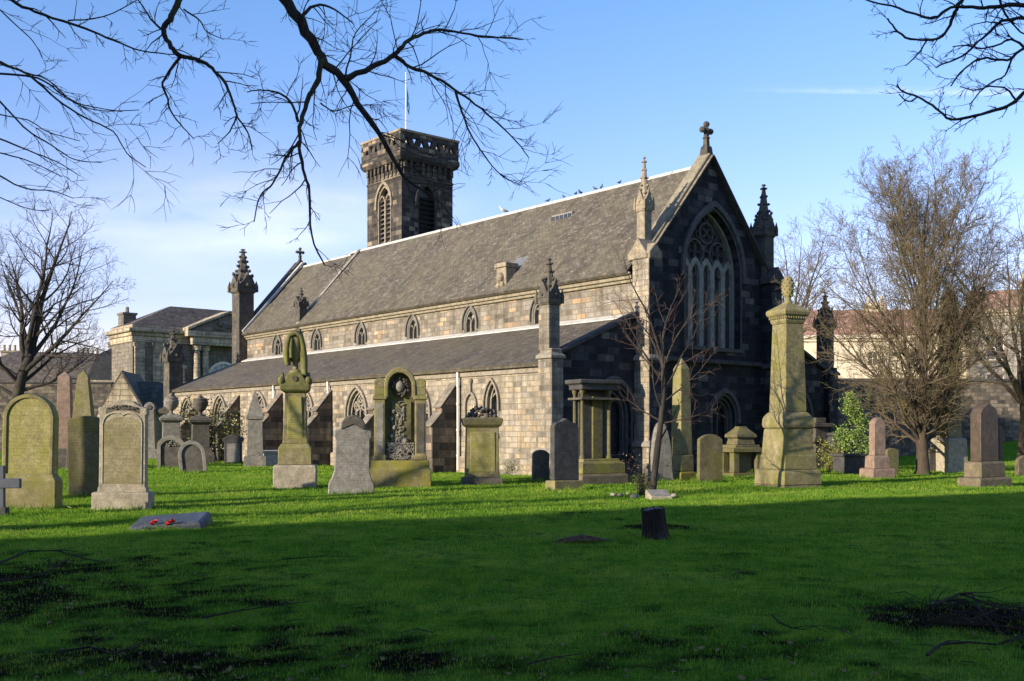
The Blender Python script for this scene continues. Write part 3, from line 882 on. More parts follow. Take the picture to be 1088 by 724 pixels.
for k in range(9):
    f = -h + .22 + (2*h-.44)*k/8
    for sg in (-1, 1):
        for (z0, z1, pr) in ((TT+.16, TT+.55, .08), (TT+.55, TT+1.0, .17)):
            cb_.box(cx_+f-.1, cx_+f+.1, *sorted((cy_+sg*(h-.05), cy_+sg*(h+pr))), z0, z1)
            cb_.box(*sorted((cx_+sg*(h-.05), cx_+sg*(h+pr))), cy_+f-.1, cy_+f+.1, z0+.003, z1-.003)
cb_.stack([(TT+.15, h-.003, h-.003), (TT+1.04, h-.003, h-.003)], cx_, cy_)
cb_.stack([(TT+1.0, h+.2, h+.2), (TT+1.25, h+e, h+e), (TT+1.5, h+e, h+e), (TT+1.62, h+.26, h+.26)], cx_, cy_)
cb_.build('corbel_table', M['ash_tower'], tower, .02)
pz0, pz1 = TT+1.623, TT+2.75
def tri_holes(c, half):
    out = []; n = 7; st = 2*half*.9/n
    for k in range(n):
        x = c - half*.9 + st*(k+.5); a, b = pz0+.36, pz1-.30
        out.append([(x-st*.34, a), (x, b), (x+st*.34, a)] if k % 2 == 0 else [(x-st*.34, b), (x+st*.34, b), (x, a)])
    return out
pp = MB(); H = h+.28
sq = lambda c: [(c-H, pz0), (c-H, pz1), (c+H, pz1), (c+H, pz0)]
pp.wall(sq(cx_), tri_holes(cx_, H), lambda p, q, d: (p, cy_-H+d, q), .2, .22)
pp.wall(sq(cx_), tri_holes(cx_, H), lambda p, q, d: (p, cy_+H-d, q), .2, .22)
for sg in (-1, 1):
    ii = lambda p, q, d, sg=sg: (cx_+sg*(H-d), p, q)
    o_ = [(cy_-H+.222, pz0), (cy_-H+.222, pz1), (cy_+H-.222, pz1), (cy_+H-.222, pz0)]
    pp.wall(o_, tri_holes(cy_, H-.2), ii, .2, .22)
pp.build('parapet', M['ash_tower'], tower)
cp = MB()
for sg in (-1, 1):
    a, b = sorted((cy_+sg*(H+.06), cy_+sg*(H-.3))); cp.box(cx_-H-.06, cx_+H+.06, a, b, pz1+.003, pz1+.16)
    a, b = sorted((cx_+sg*(H+.06), cx_+sg*(H-.3))); cp.box(a, b, cy_-H+.302, cy_+H-.302, pz1+.003, pz1+.16)
cp.build('parapet_coping', M['pinn_lit'], tower, .02)
MB().box(T0+.2, T1-.2, S0+.2, S1-.2, TT+1.6, TT+1.7).build('tower_roof', M['lead_dark'], tower)

# flagpole on the tower
def cw_(x, y, z):
    c, s = math.cos(TH), math.sin(TH)
    return Vector((CH[0] + x*c - y*s, CH[1] + x*s + y*c, z))
pos = cw_(cx_-.3, cy_, TT+1.7)
fp = thing('flagpole', 'thin white flagpole with a limp blue flag on the tower roof', 'flagpole', pos)
MB().lathe([(0, .09), (.3, .07), (5.6, .035), (5.62, .055), (5.7, .055), (5.72, .01)], 0, 0, 8).build('pole', M['white_paint'], fp, 0, 40)
fl = MB(); prev = []
for j in range(13):
    z = 4.9 - j*.13
    wv = .10 + .09*min(1, j/7)
    row = [(.04 + wv*i/5, .08*math.sin(i*2.3 + j*.5), z - .10*i + .03*math.sin(j)) for i in range(6)]
    prev.append(row)
b = [p for r_ in prev for p in r_]
fl.add(b, [(j*6+i, j*6+i+1, j*6+7+i, j*6+6+i) for j in range(12) for i in range(5)])
fmat = plain('sky blue flag cloth', (.05, .25, .50), .8, 0, .5, 2.5)
fl.build('flag', fmat, fp, 0, 60)

# pigeons along the ridge
pig = plain('slate grey feathers', (.07, .075, .09), .7, 0, .4, 20)
gul = plain('white grey feathers', (.5, .5, .5), .7, 0, .2, 20)
def bird(name, mat, label, cat, pos, rz, sc, group=None):
    b = MB()
    pts = [(-.2, 0, .09), (-.12, 0, .105), (-.04, 0, .125), (.04, 0, .15), (.09, 0, .185), (.115, 0, .225), (.13, 0, .25), (.15, 0, .262), (.185, 0, .252)]
    rad = [.012, .03, .06, .066, .048, .03, .034, .03, .006]
    b.tube(pts, rad, 8, .85)
    for s in (-1, 1):
        b.tube([(.02, s*.025, .1), (.025, s*.025, 0)], .007, 4)
        b.tube([(.06, s*.055, .16), (-.06, s*.058, .13), (-.19, s*.025, .1)], [.03, .035, .006], 6, .3)
    o = b.build(name, mat, None, 0, 60)
    o.location = pos; o.rotation_euler = (0, 0, rz); o.scale = (sc,)*3
    return tag(o, label, cat, group)
for u, lab, rz in ((582, 'lone grey pigeon on the roof ridge left of the skylight', .3), (599, 'grey pigeon on the roof ridge directly above the skylight', 2), (611.6, 'left pigeon of the close pair right of the roof skylight', 1), (616.5, 'right pigeon of the close pair right of the roof skylight', 4), (632.5, 'pigeon on the ridge halfway from skylight to south nave pinnacle', 2.5), (639, 'pigeon on the ridge just beyond the halfway pigeon towards the gable', 5), (658, 'pigeon on the ridge nearest the south nave pinnacle', .8)):
    q = cw_(AX, onridge(u), 12.32)
    bird('pigeon', pig, lab, 'bird', q, rz, .8, 'pigeons on the church ridge')
bird('gull', gul, 'pale gull standing on the church roof ridge near the tower', 'bird', cw_(AX, onridge(535), 12.32), 3.5, 1.35)
# ------------------------------------------------------------------ gravestones and monuments
G = {}
G['moss'] = gravestone('algae covered sandstone', (.27,.235,.11), (.20,.18,.07), (.20,.195,.03), .65, .18, lines=True)
G['moss_plain'] = gravestone('algae covered stone', (.235,.20,.11), (.15,.13,.065), (.15,.145,.03), .6, .3)
G['moss_dark'] = gravestone('dark algae stone', (.15,.13,.075), (.09,.08,.045), (.13,.125,.03), .6, .38, lines=True)
G['moss_bright'] = gravestone('bright moss base stone', (.19,.165,.08), (.12,.10,.05), (.20,.185,.025), .75, .3)
G['moss_green'] = gravestone('mossy green carved stone', (.15,.145,.055), (.095,.09,.035), (.13,.14,.025), .6, .3)
G['beige'] = gravestone('worn beige sandstone', (.32,.28,.205), (.25,.22,.165), (.17,.16,.08), .3, .15)
G['beige_cut'] = gravestone('worn inscribed sandstone', (.24,.205,.125), (.19,.165,.09), (.16,.15,.05), .5, .22, lines=True)
G['grey'] = gravestone('grey sandstone', (.25,.235,.205), (.17,.16,.14), (.13,.13,.06), .35, .3, lines=True)
G['grey_plain'] = gravestone('plain grey sandstone', (.22,.205,.175), (.14,.13,.11), (.12,.12,.05), .35, .35)
G['dark'] = gravestone('black weathered stone', (.075,.072,.07), (.045,.043,.043), (.09,.09,.04), .35, .3, lines=True)
G['dark_plain'] = gravestone('dark brown stone', (.11,.098,.08), (.065,.058,.05), (.10,.095,.04), .35, .35)
G['pink'] = gravestone('pink granite', (.255,.18,.135), (.20,.14,.108), (.17,.14,.08), .25, .2, .5)
G['red'] = gravestone('brown red granite', (.095,.070,.052), (.065,.048,.037), (.09,.075,.045), .15, .12, .4)
G['brown'] = gravestone('brown sandstone base', (.165,.132,.088), (.11,.09,.06), (.10,.095,.04), .4, .35)
G['white'] = gravestone('pale chest stone', (.5,.5,.48), (.42,.42,.4), (.3,.3,.2), .15, .05)
G['black_panel'] = gravestone('black inscription panel', (.06,.06,.062), (.04,.04,.042), (.07,.07,.04), .2, .1, .5, lines=True)

lean = random.Random(17)
SC_ = {(837, 517): .86, (1046, 517): .88, (932, 508): .8, (314, 518): .89, (425, 517): .9, (512, 515): .94, (271, 496): .82}
def grave(name, label, cat, u, v, rz=0, group=None, Y=None):
    Y = Y or depth(v)
    x = xat(u, Y)
    o = thing(name, label, cat, (x, Y, ground_z(x, Y) - .03), R(rz), group)
    TUFTS.append((x, Y, SC_.get((u, v), 1)*.62)); k_ = SC_.get((u, v))
    if k_: o.scale = (k_, k_, 1)
    if cat == 'gravestone': o.rotation_euler = (R(lean.uniform(-2.2, 1.6)), R(lean.uniform(-1.8, 1.8)), R(rz))
    return o, Y/F
def round_top(hw, h, rise, n=12):
    rr = (hw*hw + rise*rise)/(2*rise)
    a = math.asin(min(1, hw/rr)) if rise <= hw else math.pi/2
    c = h - rr
    return [(-hw, 0)] + [(rr*math.sin(-a + 2*a*i/n), c + rr*math.cos(-a + 2*a*i/n)) for i in range(n+1)] + [(hw, 0)]
def up(poly, dz): return [(p, q+dz) for p, q in poly]
def inset(poly, k):
    cx = sum(p for p, _ in poly)/len(poly); cz = sum(q for _, q in poly)/len(poly)
    return [(cx+(p-cx)*k, cz+(q-cz)*k) for p, q in poly]
def plinth(w, d, z0, z1, ch=.03):
    return [(z0, w/2, d/2), (z1-ch, w/2, d/2), (z1, w/2-ch, d/2-ch)]
def slab(poly, t): return MB().prism(poly, -t/2, t/2)
def carving(mb, w, d, h, z, n, rg, y=0, r=(.03, .07)):
    for i in range(n):
        a = rg.uniform(-1, 1); k = rg.random()*(1-a*a)**.5
        mb.ball((a*w/2, y + rg.uniform(-d/2, d/2), z + h*k), rg.uniform(*r), rg.uniform(.6, 1.1), 6, 4, .15, rg)
def strand(mb, rg, w, h, z, y, n, r=.018):
    for i in range(n):
        x0 = rg.uniform(-w/2, w/2); z0 = z + rg.uniform(0, h)
        pts = [(x0, y, z0)]
        a = rg.uniform(0, 6.28)
        for k in range(4):
            a += rg.uniform(-1, 1)
            pts.append((max(-w/2, min(w/2, pts[-1][0] + .07*math.cos(a))), y - rg.uniform(0, .05), max(z, min(z+h, pts[-1][2] + .06*math.sin(a)))))
        mb.tube(pts, [r, r*1.3, r, r*.8, r*.3], 5)

# 1 tall round topped stone at the left edge
o, k = grave('headstone', 'tall round-topped headstone coated yellow green at the left edge of the lawn', 'gravestone', 31, 541, 4)
MB().stack([(0, .60, .2), (.62, .60, .2), (.72, .53, .15), (.76, .53, .15)]).build('base', G['moss_plain'], o, .03)
p = up(round_top(.52, 1.64, .46), .74)
slab(p, .24).build('slab', G['moss'], o, .02)
MB().prism(up(round_top(.50, 1.62, .45), .76) + list(reversed(up(round_top(.42, 1.54, .38), .76))), -.15, -.118).build('moulding', G['moss_plain'], o, .012)
# 2 plain dark stone behind
o, k = grave('headstone', 'plain square dark green headstone standing between the two tall front stones', 'gravestone', 93, 528, 4)
slab(up(round_top(.42, 1.98, .1), 0), .2).build('slab', G['moss_dark'], o, .02)
# 3 shouldered beige stone
o, k = grave('headstone', 'beige headstone with carved leafy panel above an arched tablet', 'gravestone', 131, 541, 5)
MB().stack(plinth(1.13, .46, 0, .38, .02)).build('base', G['beige'], o, .015)
prof = [(-.485, .37), (-.485, .44), (-.46, .5), (-.455, 1.95), (-.48, 1.95), (-.48, 2.09), (-.34, 2.13), (-.2, 2.22), (0, 2.26), (.2, 2.22), (.34, 2.13), (.48, 2.09), (.48, 1.95), (.455, 1.95), (.46, .5), (.485, .44), (.485, .37)]
slab(prof, .22).build('slab', G['beige'], o, .018)
t = up(round_top(.37, 1.36, .14), .55)
MB().prism(t, -.118, -.10).build('tablet', G['beige_cut'], o)
MB().prism(ring(0, .372, .55, 1.75, 1.92, .028, 8), -.13, -.1).build('moulding', G['beige'], o, .01)
c = MB(); rg = random.Random(3)
c.prism([(-.33, 1.98), (-.33, 2.06), (-.15, 2.15), (.15, 2.15), (.33, 2.06), (.33, 1.98), (.15, 2.04), (-.15, 2.04)], -.115, -.105)
for i in range(26):
    x = rg.uniform(-.31, .31)
    c.ball((x, -.115, 2.06 + .07*(1-abs(x)/.33) + rg.uniform(-.04, .03)), rg.uniform(.018, .035), .7, 6, 4)
c.build('carved_panel', G['dark_plain'], o)
# 4, 5 obelisks behind
o, k = grave('obelisk', 'pink granite obelisk on a dark stone base behind the left headstones', 'monument', 69, 497, 12)
MB().stack([(0, .55, .55), (.55, .52, .52), (.6, .44, .44), (.85, .44, .44)]).build('base', G['dark_plain'], o, .03)
MB().stack([(.853, .36, .36), (1.55, .35, .35), (1.6, .30, .30), (4.0, .245, .245), (4.22, .01, .01)]).build('shaft', G['pink'], o, .015)
o, k = grave('obelisk', 'green stained tapering obelisk rising behind the plain square headstone', 'monument', 89, 498, 10)
MB().stack([(0, .6, .6), (1.75, .5, .5), (1.8, .56, .56), (2.0, .56, .56)]).build('base', G['dark_plain'], o, .03)
MB().stack([(2.0, .40, .40), (4.0, .2, .2), (4.2, .01, .01)]).build('shaft', G['moss_plain'], o, .02)
# 7 column with scroll
o, k = grave('headstone', 'narrow grey stone pillar with a rounded scroll head beside the urn pedestals', 'gravestone', 161, 488, 10)
MB().stack(plinth(.75, .8, 0, .6)).stack([(.6, .27, .3), (2.75, .25, .28)]).build('pillar', G['grey_plain'], o, .02)
MB().lathe([(-.2, .3), (.2, .3)], 0, 0, 16).build('scroll', G['grey_plain'], o, .03)
sc = o.children[-1]; sc.rotation_euler = (R(90), 0, 0); sc.location = (0, 0, 2.95)
MB().lathe([(-.24, .14), (.24, .14)], 0, 0, 12).build('scroll_eye', G['dark_plain'], o, .02)
sc = o.children[-1]; sc.rotation_euler = (R(90), 0, 0); sc.location = (0, 0, 2.95)
# 8, 9 urn pedestals
def urn_pedestal(lab, u, v, rz, mat, hw, die_h, uh, Y):
    o, k = grave('urn_monument', lab, 'monument', u, v, rz, 'urn topped pedestals', Y=Y)
    MB().stack([(0, hw*1.35, hw*1.35), (.45, hw*1.35, hw*1.35), (.5, hw*1.15, hw*1.15), (.8, hw*1.1, hw*1.1)]).build('base', mat, o, .03)
    MB().stack([(.8, hw*.88, hw*.88), (die_h, hw*.84, hw*.84)]).build('die', mat, o, .02)
    MB().stack([(die_h, hw*.9, hw*.9), (die_h+.1, hw*1.12, hw*1.12), (die_h+.22, hw*1.18, hw*1.18), (die_h+.4, hw*.7, hw*.7)]).build('cap', mat, o, .02)
    z = die_h + .38
    MB().lathe([(z, .2), (z+.06, .2), (z+.1, .09), (z+.2, .08), (z+.32, .22), (z+.55, .36), (z+.72, .38), (z+.78, .33), (z+.84, .36), (z+.9, .3), (z+uh, .1), (z+uh+.08, .12), (z+uh+.18, .02)], 0, 0, 16).build('urn', mat, o, 0, 45)
urn_pedestal('grey urn on a square capped pedestal near the left end of the aisle', 182, 489, 20, G['grey_plain'], .5, 2.05, .95, 53)
urn_pedestal('dark pedestal with a wide urn beside an olive shrub near the aisle', 213, 486, 20, G['dark_plain'], .48, 1.95, .9, 51)
# 10 wide dark brown stone
o, k = grave('headstone', 'wide dark brown headstone with carved round top below the urn pedestals', 'gravestone', 182, 497, 12)
slab(round_top(.56, 1.42, .34), .25).build('slab', G['dark_plain'], o, .03)
c = MB(); rg = random.Random(8)
c.prism(round_top(.57, 1.44, .35) + list(reversed(up(round_top(.42, 1.24, .26), .0))), -.2, -.12)
carving(c, .8, .04, .3, .98, 30, rg, -.14, (.03, .06)); c.build('carved_panel', G['grey_plain'], o)
# 11 leaning small arch
o, k = grave('headstone', 'small leaning arch-framed headstone in front of the dark pedestal', 'gravestone', 206, 502, 14)
o.rotation_euler = (R(-6), R(-6), R(14))
slab(arch(0, .48, 0, .72, 1.22), .16).build('slab', G['dark_plain'], o, .02)
MB().prism(ring(0, .37, 0, .7, 1.1, .14, 8), -.14, -.07).build('moulding', G['grey_plain'], o, .015)
# 12 pillar with pyramid top
o, k = grave('obelisk', 'grey square pillar monument with a pointed pyramid top against the aisle', 'monument', 271, 496, 14)
MB().stack(plinth(1.2, 1.2, 0, .5)).build('base', G['grey_plain'], o, .03)
MB().stack([(.5, .44, .44), (2.15, .39, .39)]).build('shaft', G['grey_plain'], o, .02)
MB().stack([(2.15, .47, .47), (2.3, .47, .47), (2.32, .42, .42), (3.35, .07, .07), (3.4, .01, .01)]).build('cap', G['grey_plain'], o, .03)
# 13 small dark
o, k = grave('headstone', 'small dark slab headstone with pediment left of the pyramid topped pillar', 'gravestone', 248, 493, 14)
slab([(-.42, 0), (-.42, 1.1), (-.5, 1.1), (-.5, 1.25), (0, 1.5), (.5, 1.25), (.5, 1.1), (.42, 1.1), (.42, 0)], .3).build('slab', G['dark'], o, .02)
MB().prism([(-.3, .1), (-.3, 1.0), (.3, 1.0), (.3, .1)], -.165, -.14).build('tablet', G['grey'], o)
# 14 white chest
o, k = grave('chest_tomb', 'low white chest tomb against the aisle wall behind the draped urn monument', 'tomb', 288, 490, 38, Y=48)
MB().stack([(0, .55, .4), (.62, .55, .4)]).build('chest', G['white'], o, .01)
MB().stack([(.62, .62, .47), (.74, .62, .47)]).build('lid', G['white'], o, .015)
# 15 draped urn monument
o, k = grave('draped_urn_monument', 'tall green stained tapering pedestal topped by a cloth-draped urn', 'monument', 314, 518, 9)
MB().stack([(0, .66, .6), (.62, .66, .6), (.68, .63, .57)]).build('base', G['beige'], o, .02)
MB().stack([(.68, .52, .48), (1.15, .51, .47), (1.28, .42, .39)]).build('die', G['moss_plain'], o, .02)
MB().stack([(1.28, .385, .37), (2.7, .315, .3)]).build('shaft', G['moss_plain'], o, .015)
MB().prism([(-.25, 1.42), (-.2, 2.6), (.2, 2.6), (.25, 1.42)], -.372, -.29).build('tablet', G['moss'], o, .01)
c = MB().stack([(2.7, .33, .32), (2.78, .45, .43), (2.95, .47, .45), (3.0, .42, .4)])
for a in range(4):
    q = a*math.pi/2
    pr = up(round_top(.34, .36, .3, 8), 2.93)
    if a % 2: c.prism(pr, -.44 if a == 1 else .34, -.34 if a == 1 else .44)
    else: c.prism(pr, -.46 if a == 0 else .36, -.36 if a == 0 else .46, lambda p, q, d: (d, p, q))
for sx in (-1, 1):
    for sy in (-1, 1): c.ball((sx*.42, sy*.40, 3.05), .11, 1, 8, 6)
c.stack([(2.98, .36, .35), (3.28, .2, .2)])
c.build('cap', G['moss_green'], o, .02)
w = MB().prism([(.075*math.cos(t*math.pi/8), .075*math.sin(t*math.pi/8)) for t in range(16)], -.475, -.44).build('carved_wreath', G['dark_plain'], o)
w.location = (0, 0, 3.1)
z = 3.24
MB().lathe([(z, .22), (z+.08, .2), (z+.14, .09), (z+.32, .08), (z+.38, .16), (z+.6, .23), (z+1.0, .25), (z+1.06, .22), (z+1.15, .2), (z+1.2, .08)], 0, 0, 16).build('urn', G['moss_plain'], o, 0, 40)
d = MB(); rg = random.Random(2)
for i in range(10):
    y = -.24 + .05*i
    amp = 1 - .35*abs(i-4.5)/4.5
    f1, f2 = .03*math.sin(i*2.3), .03*math.sin(i*1.9+1)
    zl, zrr = z + .30 + .05*math.sin(i*1.3), z - .06 + .05*math.sin(i*2.1)
    top = z + 1.04 + .17*amp
    d.tube([(-.25+f1, y, zl), (-.27+f1, y, z+.55), (-.24, y, z+.85), (-.17, y, top-.08), (0, y, top), (.17, y, top-.08), (.24, y, z+.85), (.26+f2, y, z+.5), (.28+f2, y, zrr)], [.06, .085, .075, .07, .06, .07, .075, .085, .07], 8)
for i in range(5):
    y = -.26 + .02*i
    d.tube([(-.12-.03*i, y, z+.45), (-.13-.03*i, y, z+.7), (-.10-.02*i, y, z+1.0)], [.05, .06, .03], 7)
d.build('drapery', G['moss_green'], o, 0, 60)
# 16 grey stone with dark head
o, k = grave('headstone', 'grey scroll-sided headstone with a blackened round head', 'gravestone', 373, 525, 12)
prof = [(-.58, 0), (-.57, .3), (-.5, .42), (-.44, .62), (-.43, 1.42), (-.47, 1.5), (-.46, 1.64), (-.34, 1.68), (-.32, 1.72)]
prof += [(-.3*math.cos(t*math.pi/10), 1.72 + .3*math.sin(t*math.pi/10)) for t in range(1, 10)]
prof += [(-p, q) for p, q in reversed(prof[:9])]
slab(prof, .2).build('slab', G['grey'], o, .02)
MB().prism([(-.3, 1.66), (-.3, 1.74)] + [(-.31*math.cos(t*math.pi/10), 1.73 + .31*math.sin(t*math.pi/10)) for t in range(1, 10)] + [(.3, 1.74), (.3, 1.66), (0, 1.8)], -.125, .125).build('head_cap', G['dark_plain'], o, .02)
# 17 arched monument
o, k = grave('arched_monument', 'large round-arched monument with pilasters, carved wreath and bright green base', 'monument', 425, 517, 7)
MB().stack([(0, .98, .48), (.55, .98, .48), (.62, .93, .43), (.78, .92, .42), (.82, .9, .4)]).build('base', G['moss_bright'], o, .025)
back = [(-.80, .82), (-.80, 2.72)] + [(-.46*math.cos(t*math.pi/12), 2.95 + .46*math.sin(t*math.pi/12)) for t in range(0, 13)] + [(.80, 2.72), (.80, .82)]
MB().prism(back, .0, .28).build('back_panel', G['moss_dark'], o, .02)
for s in (-1, 1):
    a, b = sorted((s*.47, s*.82))
    q = MB().box(a, b, -.26, -.003, .82, 2.55); q.box(a-.03, b+.03, -.29, 0, .82, .96); q.box(a-.05, b+.05, -.31, .29, 2.55, 2.67); q.box(a, b, -.26, .28, 2.672, 2.98)
    q.lathe([(-.3, .19), (.0, .19)], 0, 0, 12) if False else None
    q.build('pilaster', G['moss_plain'], o, .02)
    v_ = MB().prism([(s*.64 + .19*math.cos(t*math.pi/8), 3.02 + .15*math.sin(t*math.pi/8)) for t in range(16)], -.27, .25)
    v_.build('scroll', G['moss_plain'], o, .03)
    MB().box(*sorted((s*.52, s*.77)), -.275, -.262, 1.02, 2.45).build('pilaster_panel', G['dark_plain'] if s > 0 else G['grey_plain'], o, .01)
aro = MB().prism([(-.50, 2.6)] + [(-.50*math.cos(t*math.pi/16), 2.98 + .50*math.sin(t*math.pi/16)) for t in range(17)] + [(.50, 2.6), (.37, 2.6)] + [(.37*math.cos(t*math.pi/16), 2.95 + .37*math.sin(t*math.pi/16)) for t in range(17)] + [(-.37, 2.6)], -.3, .3)
aro.build('arch_hood', G['moss_plain'], o, .03)
MB().box(-.28, .36, -.06, -.003, 1.2, 2.5).build('tablet', G['moss_dark'], o, .01)
w = MB(); rg = random.Random(11)
for i in range(60):
    a = rg.uniform(0, 6.28); r = rg.uniform(.17, .29)
    w.ball((r*math.cos(a), -.06+rg.uniform(-.06, .03), 2.93 + r*math.sin(a)), rg.uniform(.03, .06), .9, 6, 4, .15, rg)
w.build('carved_wreath', G['dark_plain'], o, 0, 60)
MB().ball((0, -.08, 2.93), .15, 1.1, 12, 8).build('carved_medallion', G['grey_plain'], o, 0, 60)
w = MB(); strand(w, rg, .86, .46, .84, -.14, 110, .02); strand(w, rg, .25, 1.3, 1.2, -.06, 40, .02); w.ball((.16, -.1, 1.36), .11, .9, 8, 6)
for s in ((-.3, 1.2), (-.28, 1.5), (-.2, 1.75), (-.27, 2.0), (-.2, 2.2)): w.ball((s[0], -.06, s[1]), .08, 1, 6, 4, .2)
w.build('carved_flowers', G['grey_plain'], o, 0, 60)
# 18 capped pedestal with carved crest
o, k = grave('pedestal_monument', 'green pedestal stone with heavy cornice and carved leaf crest', 'monument', 512, 515, 7)
MB().stack([(0, .64, .4), (.2, .64, .4), (.24, .6, .36)]).build('base', G['dark_plain'], o, .02)
MB().stack([(.24, .53, .3), (1.72, .50, .28)]).build('die', G['moss_plain'], o, .015)
MB().prism([(-.40, .4), (-.385, 1.58), (.385, 1.58), (.40, .4)], -.312, -.28).build('tablet', G['moss'], o, .012)
MB().stack([(1.72, .52, .3), (1.80, .6, .38), (1.98, .64, .42), (2.02, .5, .3)]).build('cap', G['moss_dark'], o, .02)
w = MB(); rg = random.Random(4); carving(w, .9, .4, .34, 2.0, 60, rg, 0, (.05, .09)); w.build('carved_crest', G['dark_plain'], o, 0, 60)
# 19 small dark slab by the wall
o, k = grave('headstone', 'small plain dark headstone low against the sunlit aisle wall corner', 'gravestone', 574, 512, 30)
slab(round_top(.29, 1.02, .12), .14).build('slab', G['dark_plain'], o, .02)
# 20 dark stone with low pediment
o, k = grave('headstone', 'black weathered headstone with a low peaked top on a pale base', 'gravestone', 600, 520, 32)
MB().stack(plinth(.98, .46, 0, .27, .02)).build('base', G['moss_plain'], o, .02)
prof = [(-.42, .27), (-.42, 1.72), (-.34, 1.84), (-.16, 1.88), (0, 1.98), (.16, 1.88), (.34, 1.84), (.42, 1.72), (.42, .27)]
slab(prof, .2).build('slab', G['dark'], o, .02)
# 21 canopied monument with posts
o, k = grave('canopy_monument', 'tall columned monument with green lit steps beside the south west buttress', 'monument', 631, 514, 30)
MB().stack([(0, .86, .62), (.3, .86, .62), (.34, .8, .56)]).build('base', G['brown'], o, .03)
MB().stack([(.34, .78, .54), (.66, .78, .54), (.7, .66, .42), (.78, .66, .42)]).build('base_step', G['moss_bright'], o, .02)
MB().box(-.48, .52, .1, .3, .78, 2.95).build('back_panel', G['dark'], o, .02)  # dark stone here: the monument's shade is put into the colour
MB().box(-.02, .34, .02, .097, .78, 2.7).build('tablet', G['moss_dark'], o, .01)
for x, y in ((-.56, -.2), (.42, -.2), (-.56, .2), (.56, .2)):
    MB().lathe([(.78, .085), (.86, .085), (.9, .06), (2.72, .052), (2.76, .08), (2.85, .085)], x, y, 12).build('column', G['moss_dark'], o, 0, 40)
MB().stack([(2.55, .70, .38), (2.62, .70, .38)]).build('tie_beam', G['dark_plain'], o, .01)
MB().stack([(2.85, .68, .36), (3.0, .68, .36), (3.04, .78, .44), (3.16, .78, .44)]).build('entablature', G['dark'], o, .02)
# 22 slim obelisk with flat pyramid
o, k = grave('obelisk', 'slim tapering obelisk lit yellow green on its left face beside the young tree', 'monument', 724, 511, 33)
MB().stack([(0, .33, .33), (.28, .33, .33), (.33, .27, .27)]).build('base', G['moss_bright'], o, .02)
MB().stack([(.33, .285, .285), (.85, .275, .275)]).build('die', G['moss_plain'], o, .02)
MB().stack([(.85, .25, .25), (3.6, .19, .19), (3.95, .02, .02)]).build('shaft', G['moss_plain'], o, .015)
# 23 bottle shaped stone
o, k = grave('headstone', 'grey bottle-shouldered headstone behind the young tree trunk', 'gravestone', 702, 512, 22)
prof = [(-.42, 0), (-.36, .5), (-.36, .9), (-.3, 1.3), (-.22, 1.62), (-.12, 1.86), (0, 1.95), (.12, 1.86), (.22, 1.62), (.3, 1.3), (.36, .9), (.36, .5), (.42, 0)]
slab(prof, .26).build('slab', G['grey_plain'], o, .03)
# 24 rounded green stone
o, k = grave('headstone', 'round-shouldered green headstone between the slim obelisk and the chest tomb', 'gravestone', 754, 512, 22)
slab(round_top(.43, 1.54, .17), .16).build('slab', G['moss_dark'], o, .02)
# 25 chest with tiered roof
o, k = grave('chest_tomb', 'open table tomb with a stepped stone roof behind the tall column', 'tomb', 787, 505, 26)
MB().stack([(0, .72, .5), (.12, .72, .5)]).build('base', G['moss_dark'], o, .02)
for sx in (-1, 1):
    for sy in (-1, 1):
        MB().stack([(.12, .13, .13), (.85, .13, .13)], sx*.52, sy*.3).build('leg', G['moss_dark'], o, .02)
MB().stack([(.12, .3, .2), (.85, .3, .2)]).build('chest', G['moss_dark'], o, .02)
MB().stack([(.85, .72, .5), (1.0, .72, .5), (1.02, .55, .4), (1.12, .55, .4)]).build('lid', G['moss_dark'], o, .02)
MB().stack([(1.12, .42, .32), (1.35, .36, .28), (1.38, .46, .36), (1.48, .46, .36), (1.72, .2, .15), (1.78, .18, .13)]).build('roof', G['moss_dark'], o, .02)
# 26 tall column monument
o, k = grave('column_monument', 'tall square column monument with flared base and pine-cone finial', 'monument', 837, 517, 24)
MB().stack([(0, .80, .80), (.12, .80, .80)]).build('footing', G['brown'], o, .03)
MB().stack([(.12, .79, .79), (.5, .77, .77), (.56, .70, .70)]).build('base', G['moss_plain'], o, .03)
MB().stack([(.56, .68, .68), (.95, .64, .64), (.98, .62, .62), (1.72, .56, .56)]).build('die', G['moss_plain'], o, .025)
MB().stack([(1.72, .56, .56), (1.80, .62, .62), (2.05, .60, .60), (2.2, .47, .47)]).build('collar', G['moss_plain'], o, .04)
MB().stack([(2.2, .435, .435), (4.72, .36, .36)]).build('shaft', G['moss_plain'], o, .015)
c = MB().stack([(4.72, .37, .37), (4.8, .41, .41), (4.9, .41, .41), (4.98, .50, .50), (5.06, .52, .52), (5.12, .5, .5), (5.32, .16, .16)])
for i in range(9):
    for s in (-1, 1):
        c.box(-.4+.1*i-.03, -.4+.1*i+.03, *sorted((s*.41, s*.46)), 4.86, 4.93); c.box(*sorted((s*.41, s*.46)), -.4+.1*i-.03, -.4+.1*i+.03, 4.86, 4.93)
c.build('cap', G['moss_plain'], o, .015)
f = MB().lathe([(5.28, .16), (5.36, .14), (5.42, .09), (5.5, .12), (5.66, .19), (5.84, .205), (6.0, .16), (6.1, .08), (6.14, .01)], 0, 0, 14)
for j in range(6):
    z = 5.55 + j*.09; r = .205*math.sin(math.acos(max(-1, min(1, (z-5.8)/.36))))**.8
    for i in range(9):
        a = 6.283*(i + .5*(j % 2))/9
        f.ball((r*.97*math.cos(a), r*.97*math.sin(a), z), .028, 1, 5, 4)
f.build('finial', G['moss_plain'], o, 0, 60)
